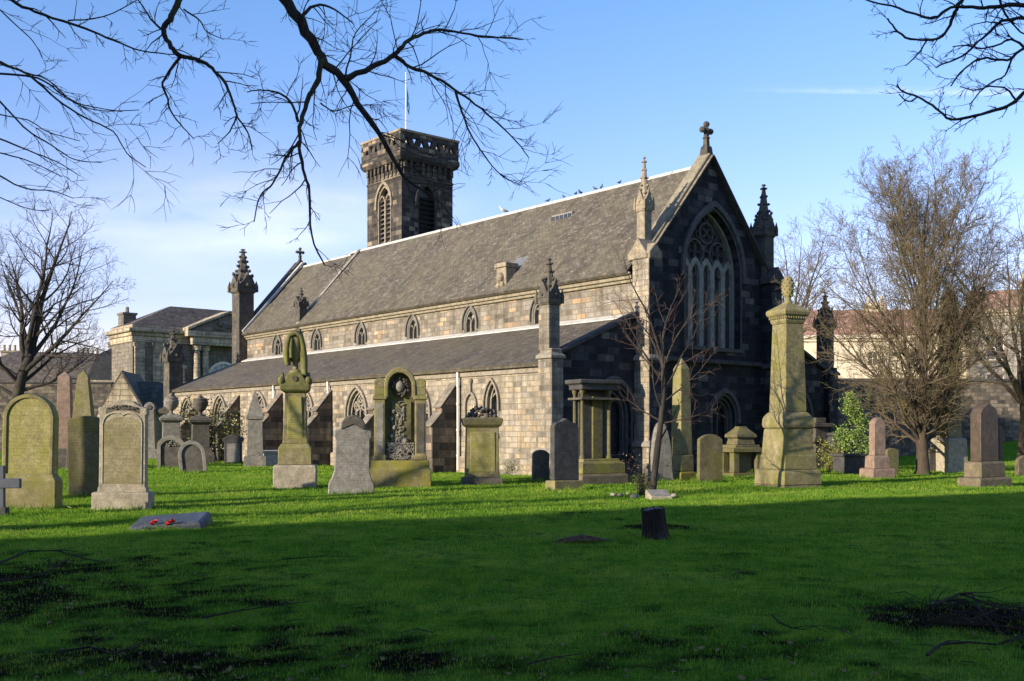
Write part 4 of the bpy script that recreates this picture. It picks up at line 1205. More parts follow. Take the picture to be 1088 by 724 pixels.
# 27 stepped stones behind the column
o, k = grave('table_tomb', 'dark stacked slab tomb half hidden behind the tall column', 'tomb', 868, 498, 28)
for z0, z1, w in ((0, .3, .62), (.3, 1.15, .42), (1.15, 1.32, .6), (1.32, 1.8, .38), (1.8, 1.97, .56), (1.97, 2.2, .3)):
    MB().stack([(z0+.002, w, w*.8), (z1, w, w*.8)]).build('tier', G['dark_plain'], o, .025)
# 28 low dark tombs under the shrub
o, k = grave('chest_tomb', 'low black chest tomb below the bright green shrub', 'tomb', 902, 503, 20)
MB().stack([(0, .40, .45), (.68, .40, .45)]).build('chest', G['dark'], o, .02)
MB().stack([(.68, .46, .5), (.78, .46, .5)]).build('lid', G['dark'], o, .02)
o, k = grave('urn_monument', 'squat black stone urn on a block left of the bright green shrub', 'monument', 891, 499, 20)
MB().stack([(0, .4, .4), (.7, .36, .36)]).build('base', G['dark'], o, .02)
MB().lathe([(.7, .2), (.8, .25), (1.0, .42), (1.25, .5), (1.4, .42), (1.45, .5), (1.55, .45), (1.6, .1)], 0, 0, 14).build('urn', G['dark'], o, 0, 40)
# 29 pink granite stone
o, k = grave('headstone', 'pink granite round-topped pillar stone on a stepped base', 'gravestone', 932, 508, 20)
MB().stack([(0, .58, .44), (.32, .58, .44), (.36, .54, .4)]).build('base', G['pink'], o, .02)
MB().stack([(.36, .42, .3), (.74, .40, .28), (.80, .33, .22)]).build('base_step', G['pink'], o, .02)
slab(up(round_top(.30, 1.28, .22), .79), .36).build('slab', G['pink'], o, .03)
o, k = grave('headstone', 'dark green plain headstone close behind the pink pillar stone', 'gravestone', 947, 505, 20)
slab(round_top(.27, 1.02, .08), .15).build('slab', G['moss_dark'], o, .02)
# 31 pointed brown granite stone
o, k = grave('headstone', 'large pointed brown granite headstone on a two-step base at the right', 'gravestone', 1046, 517, 29)
MB().stack([(0, .80, .44), (.27, .80, .44), (.32, .75, .39)]).build('base', G['brown'], o, .025)
MB().stack([(.32, .60, .34), (.72, .59, .33), (.77, .54, .28)]).build('base_step', G['brown'], o, .02)
sh = [(-.435, .77), (-.435, 2.12), (-.33, 2.28), (0, 2.45), (.33, 2.28), (.435, 2.12), (.435, .77)]
MB().prism(sh, -.2, .2).build('slab', G['red'], o, .025, None, 2)
# 32 pale obelisk behind the tree, and neighbours
o, k = grave('obelisk', 'pale sunlit obelisk on a white plinth behind the big bare tree', 'monument', 1008, 502, 22)
MB().stack([(0, .5, .5), (1.3, .47, .47), (1.36, .4, .4)]).build('base', G['beige'], o, .03)
MB().stack([(1.36, .34, .34), (6.8, .22, .22), (7.2, .02, .02)]).build('shaft', G['beige_cut'], o, .02)
o, k = grave('headstone', 'grey headstone in shade just right of the big tree trunk', 'gravestone', 992, 502, 22)
slab(round_top(.3, .98, .2), .16).build('slab', G['dark_plain'], o, .02)
o, k = grave('headstone', 'low brown headstone cut off by the right edge of the view', 'gravestone', 1089, 507, 15)
slab(round_top(.36, .75, .2), .2).build('slab', G['brown'], o, .02)
# wooden stake in the grass
o, k = grave('stake', 'slim brown wooden post on the grass right of the pointed granite stone', 'post', 1063, 490, 10)
MB().stack([(-.2, .1, .1), (1.75, .09, .09), (1.85, .03, .03)]).build('post', plain('weathered stake wood', (.12,.075,.05), .9), o, .01)

# ------------------------------------------------------------------ foreground objects
Y = depth(560)
o = thing('grave_slab', 'flat blue grey grave slab lying tilted in the shaded grass', 'slab', (xat(182, Y), Y, ground_z(xat(182, Y), Y)), R(4))
o.rotation_euler = (R(9), R(-4), R(4))
G['bluegrey'] = gravestone('blue grey granite', (.075,.082,.10), (.045,.05,.065), (.11,.11,.1), .3, .35, .5)
MB().stack([(-.1, .60, .40), (.10, .58, .38), (.13, .55, .35)]).build('slab', G['bluegrey'], o, .02)
fx = xat(163, Y-.42); 
fo = thing('flower_bunch', 'small bunch of red flowers laid against the flat slab', 'flowers', (fx, Y-.42, ground_z(fx, Y-.42)), 0)
redm = plain('red petals', (.55, .012, .015), .6, 0, .3, 30)
rg = random.Random(9)
for cx_f in (0, .24):
    b = MB()
    for i in range(7):                       # several blossoms, each of curling petals
        a = rg.uniform(0, 6.28); r = rg.uniform(.02, .08)
        c = Vector((cx_f + r*math.cos(a), .04 + r*.7*math.sin(a), .09 + rg.uniform(-.03, .06)))
        for k in range(9):
            t = k*2.4 + a; e = rg.uniform(.1, 1.2); l = rg.uniform(.03, .05)
            d = Vector((math.cos(t)*math.cos(e), math.sin(t)*math.cos(e), math.sin(e))); w = Vector((-math.sin(t), math.cos(t), 0))*l*.42
            up_ = Vector((0, 0, l*.25))
            b.add([c, c + d*l*.55 + w, c + d*l + up_, c + d*l*.55 - w], [(0, 1, 2, 3)])
    b.build('flower', redm, fo, 0, 60)
b = MB()
for i in range(14):
    a = rg.uniform(-.4, .6); b.tube([(rg.uniform(-.1, .3), .08, .08), (rg.uniform(-.2, .4), .03, .05), (rg.uniform(-.3, .5), -.06, .02)], [.008, .007, .003], 4)
b.build('stems', plain('flower stems', (.03,.07,.02), .7), fo)
# grey cross at the left edge
Y = depth(549)
o = thing('grave_cross', 'slim blue grey cross marker cut by the left edge of the view', 'cross', (xat(1, Y), Y, ground_z(xat(1, Y), Y)), R(6))
G['slategrey'] = plain('shaded blue grey painted wood', (.05,.058,.08), .6, 0, .25, 8)  # blue grey paint darkened, the cross's shade put into the colour
MB().box(-.07, .07, -.05, .05, -.2, .92).build('upright', G['slategrey'], o, .012)
MB().box(-.36, .36, -.065, .045, .50, .68).build('crossbar', G['slategrey'], o, .012)
MB().box(-.12, .12, -.1, .1, -.1, .14).build('foot', G['dark'], o, .01)
# tree stump
Y = depth(574)
sx_ = xat(697, Y)
o = thing('stump', 'leaning charred tree stump in a patch of bare earth', 'stump', (sx_, Y, ground_z(sx_, Y) - .03), .3)
o.rotation_euler = (R(3), R(-6), 0); o.scale = (.82, .82, .92)
b = MB(); n = 40; rg = random.Random(21)
fl_ = [1 + .08*math.sin(3*a*6.283/n) + (.06 if a % 2 else -.05)*rg.uniform(.3, 1.2) for a in range(n)]
for z, r in ((0, .29), (.08, .225), (.3, .2), (.5, .2), (.52, .19)):
    b.v += [(r*fl_[a]*rg.uniform(.96, 1.04)*math.cos(a*6.283/n), r*fl_[a]*rg.uniform(.96, 1.04)*math.sin(a*6.283/n), z + (rg.uniform(-.02, .03) if z > .4 else 0)) for a in range(n)]
for j in range(4):
    for i in range(n): b.f.append((n*j+i, n*j+(i+1) % n, n*j+n+(i+1) % n, n*j+n+i))
b.build('trunk', bark('charred bark', (.008,.007,.006), (.032,.026,.022), (.08,.07,.06), .25), o, 0, 50)
MB().lathe([(.505, .188), (.515, .18)], 0, 0, 18).build('cut_face', plain('grey cut wood', (.10,.085,.07), .9, 0, .5, 14), o)
bm_ = MB(); rg = random.Random(30)
for i in range(55):
    x, y = rg.gauss(0, .16), rg.gauss(0, .11); a = rg.uniform(0, 3.14)
    z = max(0, .07 - .2*math.hypot(x, y)) + rg.uniform(0, .03)
    c, s = math.cos(a), math.sin(a); l = rg.uniform(.04, .12); w = rg.uniform(.015, .035)
    bm_.tube([(x-c*l, y-s*l, z), (x, y, z+.012), (x+c*l, y+s*l, z-.01)], w*.5, 4, .5)
bo = bm_.build('bark_pile', plain('red brown bark chips', (.075,.035,.024), .9, 0, .5, 12))
Y2 = depth(578); bo.location = (xat(619, Y2), Y2, ground_z(xat(619, Y2), Y2)); tag(bo, 'little heap of red brown bark left of the stump', 'bark pile', kind='stuff')
# plaque stone, tree stake and pebbles at the young tree
Y = depth(530); px_ = xat(700, Y)
o = thing('plaque_stone', 'small wedge stone with a sloping plaque at the foot of the young tree', 'plaque', (px_, Y, ground_z(px_, Y)), R(12))
MB().prism([(-.2, -.05), (-.2, .07), (.2, .22), (.2, -.05)], -.27, .27, lambda p, q, d: (d, p, q)).build('stone', G['beige'], o, .02)
b = MB().add([(-.22, -.17, .083), (.22, -.17, .083), (.22, .16, .207), (-.22, .16, .207)], [(0, 1, 2, 3)])
b.v = [(x, y, z+.006) for x, y, z in b.v]
b.build('plaque', G['grey'], o)
rg = random.Random(44)
for i, (u, v, s, lab) in enumerate(((651, 527, .09, 'leftmost pale pebble of the ring round the young tree'), (659, 527.5, .07, 'second pale pebble of the ring round the young tree'), (667, 526, .06, 'small grey pebble nearest the twiggy bush'), (674, 529, .11, 'largest pale rock in front of the twiggy bush'), (716, 528, .09, 'rock against the right side of the plaque stone'))):
    Y = depth(v); b = MB().ball((0, 0, .03), s, .6, 9, 6, .12, rg)
    q = b.build('rock', G['beige'] if i % 2 == 0 else G['grey_plain'], None, 0, 50)
    q.location = (xat(u, Y), Y, ground_z(xat(u, Y), Y)); tag(q, lab, 'rock', 'stones round the young tree')
# ------------------------------------------------------------------ trees
B = {}
B['dark'] = bark('dark bark', (.022,.019,.017), (.06,.052,.044), (.07,.075,.035), .2)
B['limb'] = bark('mossy limb bark', (.02,.018,.016), (.055,.047,.04), (.10,.10,.04), .3)
B['brown'] = bark('brown bark', (.035,.026,.019), (.09,.069,.049), (.075,.078,.035), .35)
B['twig'] = bark('brown twigs', (.08,.062,.038), (.14,.112,.072), (.12,.11,.05), .4)
B['twig_dark'] = bark('dark twigs', (.03,.024,.021), (.07,.055,.047), (.06,.06,.03), .1)
B['twig_red'] = bark('red brown twigs', (.045,.029,.025), (.095,.062,.05), (.1,.09,.05), .1)

def perp(d, rg):
    v = Vector((rg.uniform(-1, 1), rg.uniform(-1, 1), rg.uniform(-1, 1)))
    v = v - d*v.dot(d)
    return v.normalized() if v.length > 1e-4 else d.orthogonal().normalized()
def limb(mb, p, d, ln, r, nseg, wob, up_, rg, tip=.3, n=6):
    pts, rad = [p.copy()], [r]
    d = d.normalized()
    for i in range(nseg):
        d = (d + perp(d, rg)*rg.uniform(0, wob) + Vector((0, 0, up_))).normalized()
        p = p + d*(ln/nseg)
        pts.append(p.copy()); rad.append(r*(1-(1-tip)*(i+1)/nseg))
    mb.tube(pts, rad, n)
    return pts, rad
def sprout(lv, pts, rad, ln, spec, mbs, rg):
    """children along a branch; spec rows: count, first fraction, angle range, length ratio, wobble, uplift, segments, thickness ratio"""
    if lv >= len(spec): return
    cnt, f0, (a0, a1), lr, wob, up_, ns, tr = spec[lv]
    c = max(1, int(round(cnt*rg.uniform(.75, 1.25))))
    ph = rg.uniform(0, 6.28)
    for i in range(c):
        f = f0 + (1-f0)*(i + rg.random())/c
        k = min(len(pts)-2, int(f*(len(pts)-1))); t = f*(len(pts)-1) - k
        p = pts[k].lerp(pts[k+1], t)
        r = rad[k] + (rad[k+1]-rad[k])*t
        d = (pts[k+1]-pts[k]).normalized()
        ph += 2.4
        a = d.orthogonal().normalized(); b = d.cross(a)
        side = a*math.cos(ph) + b*math.sin(ph)
        an = R(rg.uniform(a0, a1))
        dd = d*math.cos(an) + side*math.sin(an)
        l = ln*lr*(1.15-.6*f)*rg.uniform(.7, 1.25)
        mb = mbs[min(lv, len(mbs)-1)]
        rr = max(RMIN, r*tr)
        P, Q = limb(mb, p, dd, l, rr, ns, wob, up_, rg, .3, 5 if lv < 1 else 3)
        sprout(lv+1, P, Q, l, spec, mbs, rg)
RMIN = .0035
def bare_tree(name, label, pos, trunk, stems, spec, mats, seed, group=None, n0=9, rmin=.006, wob=.2, lift=.03):
    """trunk: list of (dx, dy, z, r); stems: (start index, direction, length, radius)"""
    global RMIN
    RMIN = rmin
    rg = random.Random(seed)
    o = thing(name, label, 'tree', pos, 0, group)
    T, Cr = MB(), MB()
    P = [Vector((a, b, z)) for a, b, z, _ in trunk]; Rr = [r for *_, r in trunk]
    T.tube(P, Rr, n0)
    for i, d, ln, r in stems:
        pts, rad = limb(T, P[i] if isinstance(i, int) else P[int(i)].lerp(P[int(i)+1], i % 1), Vector(d), ln, r, 12, wob, lift, rg, .08, 7)
        sprout(0, pts, rad, ln, spec, [Cr], rg)
    T.build('trunk', mats[0], o, 0, 80)
    Cr.build('crown', mats[1], o, 0, 80)
    return o

# big oval-crowned tree at the right
Y = depth(504); bx = xat(980, Y)
rg = random.Random(12)
tk = [(.0, 0, 0, .36), (.02, 0, .22, .25), (0, 0, .9, .21), (-.04, 0, 1.5, .205), (.0, .02, 2.4, .18), (.05, .03, 3.6, .15), (.0, .0, 5.0, .125), (.06, -.04, 6.6, .10), (0, 0, 8.2, .075), (.12, .05, 9.4, .045), (.22, 0, 10.3, .02), (.26, .05, 10.8, .006)]
st = []
for i in range(52):
    f = (i + rg.random())/52
    z0 = 1.1 + 7.6*f**1.6
    k = max(q for q in range(len(tk)-1) if tk[q][2] <= z0)
    t = (z0 - tk[k][2])/(tk[k+1][2]-tk[k][2])
    a = i*2.4 + rg.uniform(-.4, .4)
    tilt = R((66 - 33*f)*rg.uniform(.5, 1.08))
    ln = min(6.7, (12.9-z0)*.86)*rg.uniform(.78, 1.02)
    if f < .2: ln = rg.uniform(2.8, 4.6)
    st.append((k + min(.98, t) + .001, (math.cos(a)*math.sin(tilt), math.sin(a)*math.sin(tilt), math.cos(tilt)), ln, .03 + .045*(1-f)*rg.uniform(.6, 1.1)))
bare_tree('bare_tree', 'large bare brown tree with an oval crown on the lawn at the right', (bx, Y, ground_z(bx, Y)-.05), tk, st,
          [(21, .12, (22, 60), .30, .25, .04, 6, .5), (10, .12, (22, 60), .42, .26, .04, 4, .6), (5, .2, (20, 55), .5, .28, .03, 3, .7)], (B['brown'], B['twig']), 5, rmin=.0065, wob=.16, lift=.055)
# second tall tree behind it, partly past the frame
Y = 47; bx = xat(1088, Y)
st = [(2.5, (math.cos(a)*t, math.sin(a)*t, 1), l, .12) for a, t, l in ((2.9, .30, 9.5), (3.6, .6, 8), (2.4, .12, 10.5), (.3, .3, 9), (5, .4, 8), (1.6, .4, 9), (3.2, 1.0, 6.5))]
bare_tree('bare_tree', 'tall bare tree behind the big one at the right edge of the view', (bx, Y, -.05), [(0, 0, 0, .35), (0, 0, 1, .25), (.05, 0, 2.2, .22), (0, 0, 3.4, .2)], st,
          [(16, .2, (25, 60), .34, .24, .05, 6, .5), (10, .15, (25, 58), .45, .25, .03, 4, .6), (5, .25, (20, 50), .5, .28, .02, 3, .7)], (B['brown'], B['twig']), 8)
# tall twiggy tree behind the church's north side
Y = 66; bx = xat(838, Y)
st = [(2.6, (math.cos(a)*t, math.sin(a)*t, 1), l, .13) for a, t, l in ((0, .05, 9.5), (2, .3, 8.5), (4, .3, 8.5), (5.2, .4, 8), (1.1, .4, 7.5), (3.1, .5, 7.5))]
bare_tree('bare_tree', 'bare tree rising behind the north side of the church gable', (bx, Y, -.1), [(0, 0, 0, .4), (0, 0, 2, .3), (.1, 0, 4, .26), (0, 0, 6.5, .22)], st,
          [(14, .2, (30, 65), .36, .25, .05, 5, .5), (9, .2, (25, 55), .45, .22, .03, 4, .6), (5, .25, (20, 50), .5, .25, .03, 3, .7)], (B['brown'], B['twig']), 15, rmin=.009)
# spreading tree at the left
Y = 62; bx = xat(10, Y)
st = [(2.0, (.32, .1, 1), 10.4, .24), (2.4, (-.35, .2, .9), 8, .18), (1.9, (-.85, .1, .5), 7.5, .17), (2.1, (.75, -.2, .75), 8.0, .17), (1.6, (.95, .1, .28), 5.5, .12), (1.5, (-.95, -.1, .35), 6, .12), (2.6, (.05, -.2, 1), 9.6, .18), (2.7, (.5, .4, .9), 8.5, .15), (2.2, (-.1, .6, .9), 8.5, .15), (1.8, (.6, .5, .5), 6, .12), (1.8, (-.5, -.5, .6), 6.5, .13)]
bare_tree('bare_tree', 'dark bare spreading tree beyond the left headstones', (bx, Y, -.1), [(0, 0, 0, .5), (.25, 0, 2.6, .36), (.75, 0, 5.0, .3), (1.3, 0, 6.3, .24)], st,
          [(13, .2, (30, 62), .38, .28, .04, 7, .52), (9, .2, (28, 60), .45, .28, .03, 5, .6), (5, .25, (25, 55), .5, .3, .02, 3, .68)], (B['dark'], B['twig_dark']), 23, rmin=.008)
# young tree in front of the church
Y = depth(525); bx = xat(693, Y)
st = [(4.9, (-.15, 0, 1), 3.0, .042), (4.0, (.55, .1, .8), 2.6, .032), (4.2, (-.5, 0, .85), 2.6, .034), (3.0, (-.85, .2, .5), 1.3, .026), (4.6, (.25, -.3, 1), 2.6, .032), (4.7, (-.35, .3, 1), 2.7, .032), (2.9, (.95, -.1, .22), 1.6, .024), (3.6, (.95, .1, .42), 2.0, .026), (4.8, (.1, .4, 1), 2.8, .03), (3.4, (-.7, -.3, .75), 2.2, .028), (4.4, (-.8, .1, .6), 2.0, .026), (2.2, (.6, .2, .9), 1.6, .026)]
bare_tree('young_tree', 'leaning young bare tree with reddish twigs in front of the church', (bx, Y, ground_z(bx, Y)-.05),
          [(0, 0, 0, .10), (.05, 0, .5, .088), (.14, 0, 1.2, .078), (.22, 0, 1.9, .07), (.30, .02, 2.7, .06), (.26, .02, 3.5, .05), (.18, .03, 4.2, .04)], st,
          [(7, .25, (30, 60), .36, .3, .05, 5, .55), (4, .3, (30, 60), .45, .3, .03, 3, .65)], (B['dark'], B['twig_red']), 31)
o = thing('tree_stake', 'short wooden stake beside the young tree trunk', 'stake', (bx-.13, Y+.15, 0))
MB().stack([(-.2, .03, .03), (.62, .03, .03), (.64, .02, .02)]).build('post', plain('tree stake wood', (.2,.15,.09), .9), o)

# shade and shadow trees that stand to the left, outside the picture, towards the sun
for i, (x, y, s, lab) in enumerate(((-14, 12.8, 1.0, 'bare tree beyond the left side of the view nearest the lawn'), (-17.5, 19.4, .9, 'slim bare tree left of the view level with the tall headstones'), (-30, 10.5, 1.1, 'bare tree farthest out in the row left of the view'), (-25, 4.6, 1.3, 'bare tree left of the view standing nearest the tall tenement'))):
    st = [(2.6, (math.cos(a)*t, math.sin(a)*t, 1), l*s, .11*s) for a, t, l in ((0, .1, 6.5), (1.8, .5, 5.0), (3.6, .6, 5.0), (5.2, .6, 5))]
    bare_tree('bare_tree', lab, (x, y, -.05), [(0, 0, 0, .42*s), (0, 0, 1.2, .32*s), (.1, 0, 3.6, .28*s), (.05, 0, 5.6*s, .24*s)], st,
              [(6, .25, (30, 62), .36, .26, .05, 5, .45), (4, .25, (28, 60), .45, .26, .03, 4, .6)], (B['dark'], B['twig_dark']), 50+i, 'bare trees in a row left of the view', rmin=.004)

# overhanging boughs: two big trees whose trunks stand beside the photographer
def bough(mbT, mbC, pts, rad, rg, twigs, tl, dens=None, spread=(30, 70)):
    twigs = twigs*1.55; tl = tl*1.1
    """pts world points, smoothed and kinked, with twigs along them"""
    P = [Vector(p) for p in pts]
    out, rr = [], []
    for i in range(len(P)-1):
        p0, p1, p2, p3 = P[max(i-1, 0)], P[i], P[i+1], P[min(i+2, len(P)-1)]
        for k in range(4):
            t = k/4
            q = .5*((2*p1) + (p2-p0)*t + (2*p0-5*p1+4*p2-p3)*t*t + (3*p1-p0-3*p2+p3)*t**3)
            r = rad[i] + (rad[i+1]-rad[i])*t
            if 0 < i or k: q = q + Vector((rg.uniform(-1, 1), rg.uniform(-1, 1), rg.uniform(-1, 1)))*min(.03, r*.5)
            out.append(q); rr.append(r*rg.uniform(.92, 1.1))
    out.append(P[-1]); rr.append(rad[-1])
    mbT.tube(out, rr, 7)
    ln = sum((out[i+1]-out[i]).length for i in range(len(out)-1))
    c = int(ln*twigs)
    for i in range(c):
        f = .06 + .94*(i + rg.random())/c
        k = min(len(out)-2, int(f*(len(out)-1)))
        p = out[k].lerp(out[k+1], rg.random()); d = (out[k+1]-out[k]).normalized()
        s = perp(d, rg); s.y *= .6
        a = R(rg.uniform(*spread))
        l = tl*rg.uniform(.4, 1.3)
        r0 = min(rr[k]*.5, .007)
        A, Q = limb(mbC, p, d*math.cos(a) + s*math.sin(a), l, max(.0027, r0), 6, .34, -.02, rg, .35, 4)
        for j in range(rg.randint(2, 5)):
            q = rg.randint(1, 5); e = (A[q]-A[q-1]).normalized(); s2 = perp(e, rg); a2 = R(rg.uniform(25, 60))
            A2, _ = limb(mbC, A[q], e*math.cos(a2) + s2*math.sin(a2), l*rg.uniform(.25, .6), .003, 4, .36, 0, rg, .45, 3)
            if rg.random() < .6:
                e = (A2[2]-A2[1]).normalized(); s2 = perp(e, rg)
                limb(mbC, A2[2], e*.8 + s2*.6, l*rg.uniform(.12, .3), .0026, 3, .3, 0, rg, .5, 3)
def W3(u, v, D): return (xat(u, D), D, zat(v, D))
def line(l, D0, D1): 
    n = len(l)
    return [W3(u, v, D0 + (D1-D0)*i/max(1, n-1)) for i, (u, v) in enumerate(l)]
def rads(n, a, b): return [(a + (b-a)*(i/(n-1))**.8)/F*7 for i in range(n)]

rg = random.Random(77)
o = thing('beech_tree', 'bare tree beside the viewer whose dark boughs droop in at upper left', 'tree', (-7.2, 2.6, -.05))
T, C = MB(), MB()
base = Vector((-7.2, 2.6, -.05))
T.tube([(-7.2, 2.6, -.1), (-7.2, 2.6, .5), (-7.15, 2.62, 2), (-7.1, 2.7, 4), (-7.0, 2.8, 6), (-7.1, 2.7, 9), (-7.3, 2.6, 12)], [.62, .46, .4, .38, .34, .26, .12], 12)
for d, l, z in (((-.8, -.5, .6), 6, 6), ((.2, -.9, .7), 6, 7), ((-.5, .4, .8), 6, 8), ((.5, .2, .9), 6, 9), ((-.2, -.3, 1), 5, 11)):
    pts, rad = limb(T, Vector((-7.1, 2.7, z)), Vector(d), l, .13, 8, .2, .05, rg, .2, 7)
    sprout(0, pts, rad, l, [(9, .25, (30, 60), .4, .28, .03, 5, .5), (6, .2, (30, 60), .45, .28, .02, 4, .6)], [C], rg)
def add(l, D0, D1, r0, r1, tw=5, tl=.42, root=None):
    tw = tw*1.3
    w = line(l, D0, D1); r = rads(len(w), r0, r1)
    if root:
        w = [Vector(p) for p in root] + w; r = [r[0]*1.9, r[0]*1.5, r[0]*1.2][:len(root)] + r
        bough(T, C, w[:len(root)+1], r[:len(root)+1], rg, .6, tl)
        w, r = w[len(root):], r[len(root):]
    bough(T, C, w, r, rg, tw, tl)
add([(293,-14),(318,22),(341,62),(365,84),(386,118),(408,150),(427,185)], 9, 9.3, 8.5, 2.6, 4, .45, [(-7.0, 2.8, 5.6), (-5.4, 5.4, 7.0), (-3.4, 8.0, 6.6)])
add([(427,185),(440,197),(465,213),(478,228)], 9.3, 9.4, 2.4, .8, 7, .4)
add([(341,62),(338,85),(328,102),(320,130),(318,150),(322,180),(329,205),(331,250),(345,282)], 9.05, 8.6, 4.4, 1.0, 4, .35)
add([(319,150),(308,162),(300,175),(290,195),(276,210),(270,236)], 8.8, 8.5, 2.4, .7, 8, .3)
add([(317,130),(310,110),(296,99),(276,96),(262,98)], 8.9, 8.6, 2.2, .6, 7, .3)
add([(366,83),(395,72),(420,58),(430,46),(450,36),(467,32),(500,37),(530,40),(556,42)], 9.15, 9.6, 4.4, .8, 6, .42)
add([(420,60),(437,72),(455,78),(483,95),(505,111),(530,132),(550,152),(562,168)], 9.3, 9.9, 3.0, .7, 6, .42)
add([(484,97),(491,120),(500,142),(514,165),(533,187),(552,196)], 9.5, 9.6, 1.9, .6, 7, .35)
add([(318,20),(335,6),(355,10),(376,26)], 9.0, 9.2, 3.0, .7, 6, .35)
add([(341,110),(355,118),(378,112),(410,112)], 9.0, 9.5, 1.2, .5, 7, .35)
add([(366,84),(372,60),(378,35),(400,12)], 9.2, 9.6, 1.6, .6, 8, .4)
add([(188,-14),(190,2),(180,20),(173,33),(182,50),(190,58),(215,65),(228,76),(240,90),(248,110),(252,124),(263,140),(268,160)], 9.5, 9.2, 5.2, .8, 5, .32, [(-7.05, 2.75, 5.0), (-6.0, 5.2, 6.2), (-4.0, 8.4, 6.2)])
add([(193,60),(183,72),(173,88),(178,105),(182,120),(195,136),(206,148)], 9.4, 9.2, 2.6, .6, 6, .28)
add([(252,122),(244,140),(231,153)], 9.3, 9.1, 1.5, .5, 7, .25)
add([(173,33),(160,20),(150,4),(140,-8)], 9.4, 9.5, 1.8, .7, 6, .3)
add([(195,10),(212,22),(220,34),(238,42)], 9.4, 9.5, 1.4, .5, 7, .3)
add([(-6,-10),(18,4),(45,15),(90,30),(120,43),(150,54),(185,58)], 8.5, 9.4, 2.6, .8, 4, .25, [(-7.1, 2.7, 4.4), (-6.3, 5, 5.3), (-5.1, 7.4, 5.4)])
add([(72,22),(110,18),(146,0)], 9, 9.2, 1.2, .6, 5, .25)
NODE = [Vector(p) for p in ((-7.05, 2.75, 3.9), (-6.6, 4.4, 4.6), (-6.0, 5.8, 4.9), (-5.6, 6.9, 5.2), (-5.5, 8.2, 5.9))]
bough(T, C, NODE, [.10, .075, .055, .04, .012], rg, 1.0, .4)
for l, r in (([(-12,62),(30,80),(60,106),(90,125),(120,140),(135,163),(155,178)], 2.1), ([(-12,78),(40,83),(65,100),(90,112),(130,119)], 1.9), ([(-12,95),(25,135),(55,155),(80,170),(108,173)], 1.9),
             ([(-12,143),(30,160),(60,172),(83,186)], 1.6), ([(-12,180),(25,200),(55,203),(78,211)], 1.7), ([(-12,160),(20,168),(40,175),(66,188)], 1.2), ([(-12,0),(15,25),(35,44),(45,62)], 1.2), ([(-12,60),(20,75),(50,85),(80,110),(110,118),(148,117)], 1.3),
             ([(-12,205),(30,222),(52,224)], 1.0), ([(-12,120),(30,128),(50,140),(85,150)], 1.1)):
    D = rg.uniform(8.2, 9.4)
    w = line(l, D, D+.6)
    q = Vector(w[0]); nd = NODE[rg.randint(1, 3)]; md = nd.lerp(q, .5) + Vector((rg.uniform(-.3, .3), rg.uniform(-.2, .2), rg.uniform(-.1, .45)))
    bough(T, C, [nd, md, q], [.028, .02, r*1.2/F*8], rg, .8, .3)
    bough(T, C, w, rads(len(w), r*.85, .55), rg, 3.0, .42, spread=(12, 42))
for q in (T, C): q.v = [(p[0]-base.x, p[1]-base.y, p[2]-base.z) for p in q.v]
T.build('trunk', B['limb'], o, 0, 80); C.build('crown', B['twig_dark'], o, 0, 80)

rg = random.Random(91)
o = thing('ash_tree', 'bare tree beside the viewer whose knobbly branches hang in at upper right', 'tree', (8.2, 3.2, -.05))
T, C = MB(), MB(); base = Vector((8.2, 3.2, -.05))
T.tube([(8.2, 3.2, -.1), (8.2, 3.2, .5), (8.15, 3.25, 2), (8.1, 3.4, 4), (8.0, 3.4, 6), (8.1, 3.3, 9), (8.2, 3.2, 11.5)], [.55, .42, .37, .34, .3, .22, .1], 12)
for d, l, z in (((.8, -.5, .6), 6, 6), ((-.1, -.9, .7), 6, 7), ((.5, .4, .8), 6, 8), ((-.3, -.4, .9), 5, 9)):
    pts, rad = limb(T, Vector((8.05, 3.35, z)), Vector(d), l, .12, 8, .2, .05, rg, .2, 7)
    sprout(0, pts, rad, l, [(9, .25, (30, 60), .4, .28, .03, 5, .5), (5, .2, (30, 60), .45, .28, .02, 4, .6)], [C], rg)
rt = lambda k: [(8.05, 3.4, 4.2+k*.4), (7.2, 5.4, 5.2+k*.4), (5.9, 7.4, 5.2+k*.35)]
add([(1112,10),(1085,5),(1060,7),(1040,8),(1010,8),(990,20),(955,9),(928,2),(908,-4)], 9, 9.2, 3.6, .9, 5, .2, rt(1))
add([(1030,-8),(1018,6),(1011,22),(1001,38),(985,43),(962,40),(948,27),(943,20)], 9.1, 9.3, 3.0, 1.0, 4, .2)
add([(1112,22),(1088,20),(1065,22),(1052,34),(1040,44),(1022,60),(1003,68),(994,72)], 8.9, 9.2, 2.8, .9, 6, .24, rt(.5))
add([(1112,45),(1090,50),(1070,64),(1050,62),(1035,66),(1020,78),(1010,92)], 8.9, 9.0, 2.4, .9, 6, .25, rt(.2))
add([(1112,86),(1092,95),(1075,111),(1055,118),(1030,125),(1010,127),(995,115),(975,103),(960,98),(953,90)], 8.9, 9.2, 3.0, 1.0, 4.5, .18, rt(0))
add([(1090,52),(1075,42),(1060,48),(1042,52),(1028,48),(1012,50)], 9, 9.2, 1.8, .8, 7, .22)
add([(1080,108),(1070,95),(1052,92),(1035,96),(1020,92)], 9, 9.1, 1.5, .7, 6, .2)
add([(1075,62),(1068,80),(1050,90),(1036,104),(1030,112)], 9, 9.1, 1.5, .7, 6, .2)
add([(985,43),(975,58),(962,70)], 9.3, 9.3, 1.3, .7, 5, .18)
add([(975,103),(965,108),(955,100)], 9.2, 9.2, 1.2, .8, 4, .14)
add([(1060,-6),(1066,10),(1078,28),(1090,38)], 9, 9, 2.0, .9, 6, .22)
for q in (T, C): q.v = [(p[0]-base.x, p[1]-base.y, p[2]-base.z) for p in q.v]
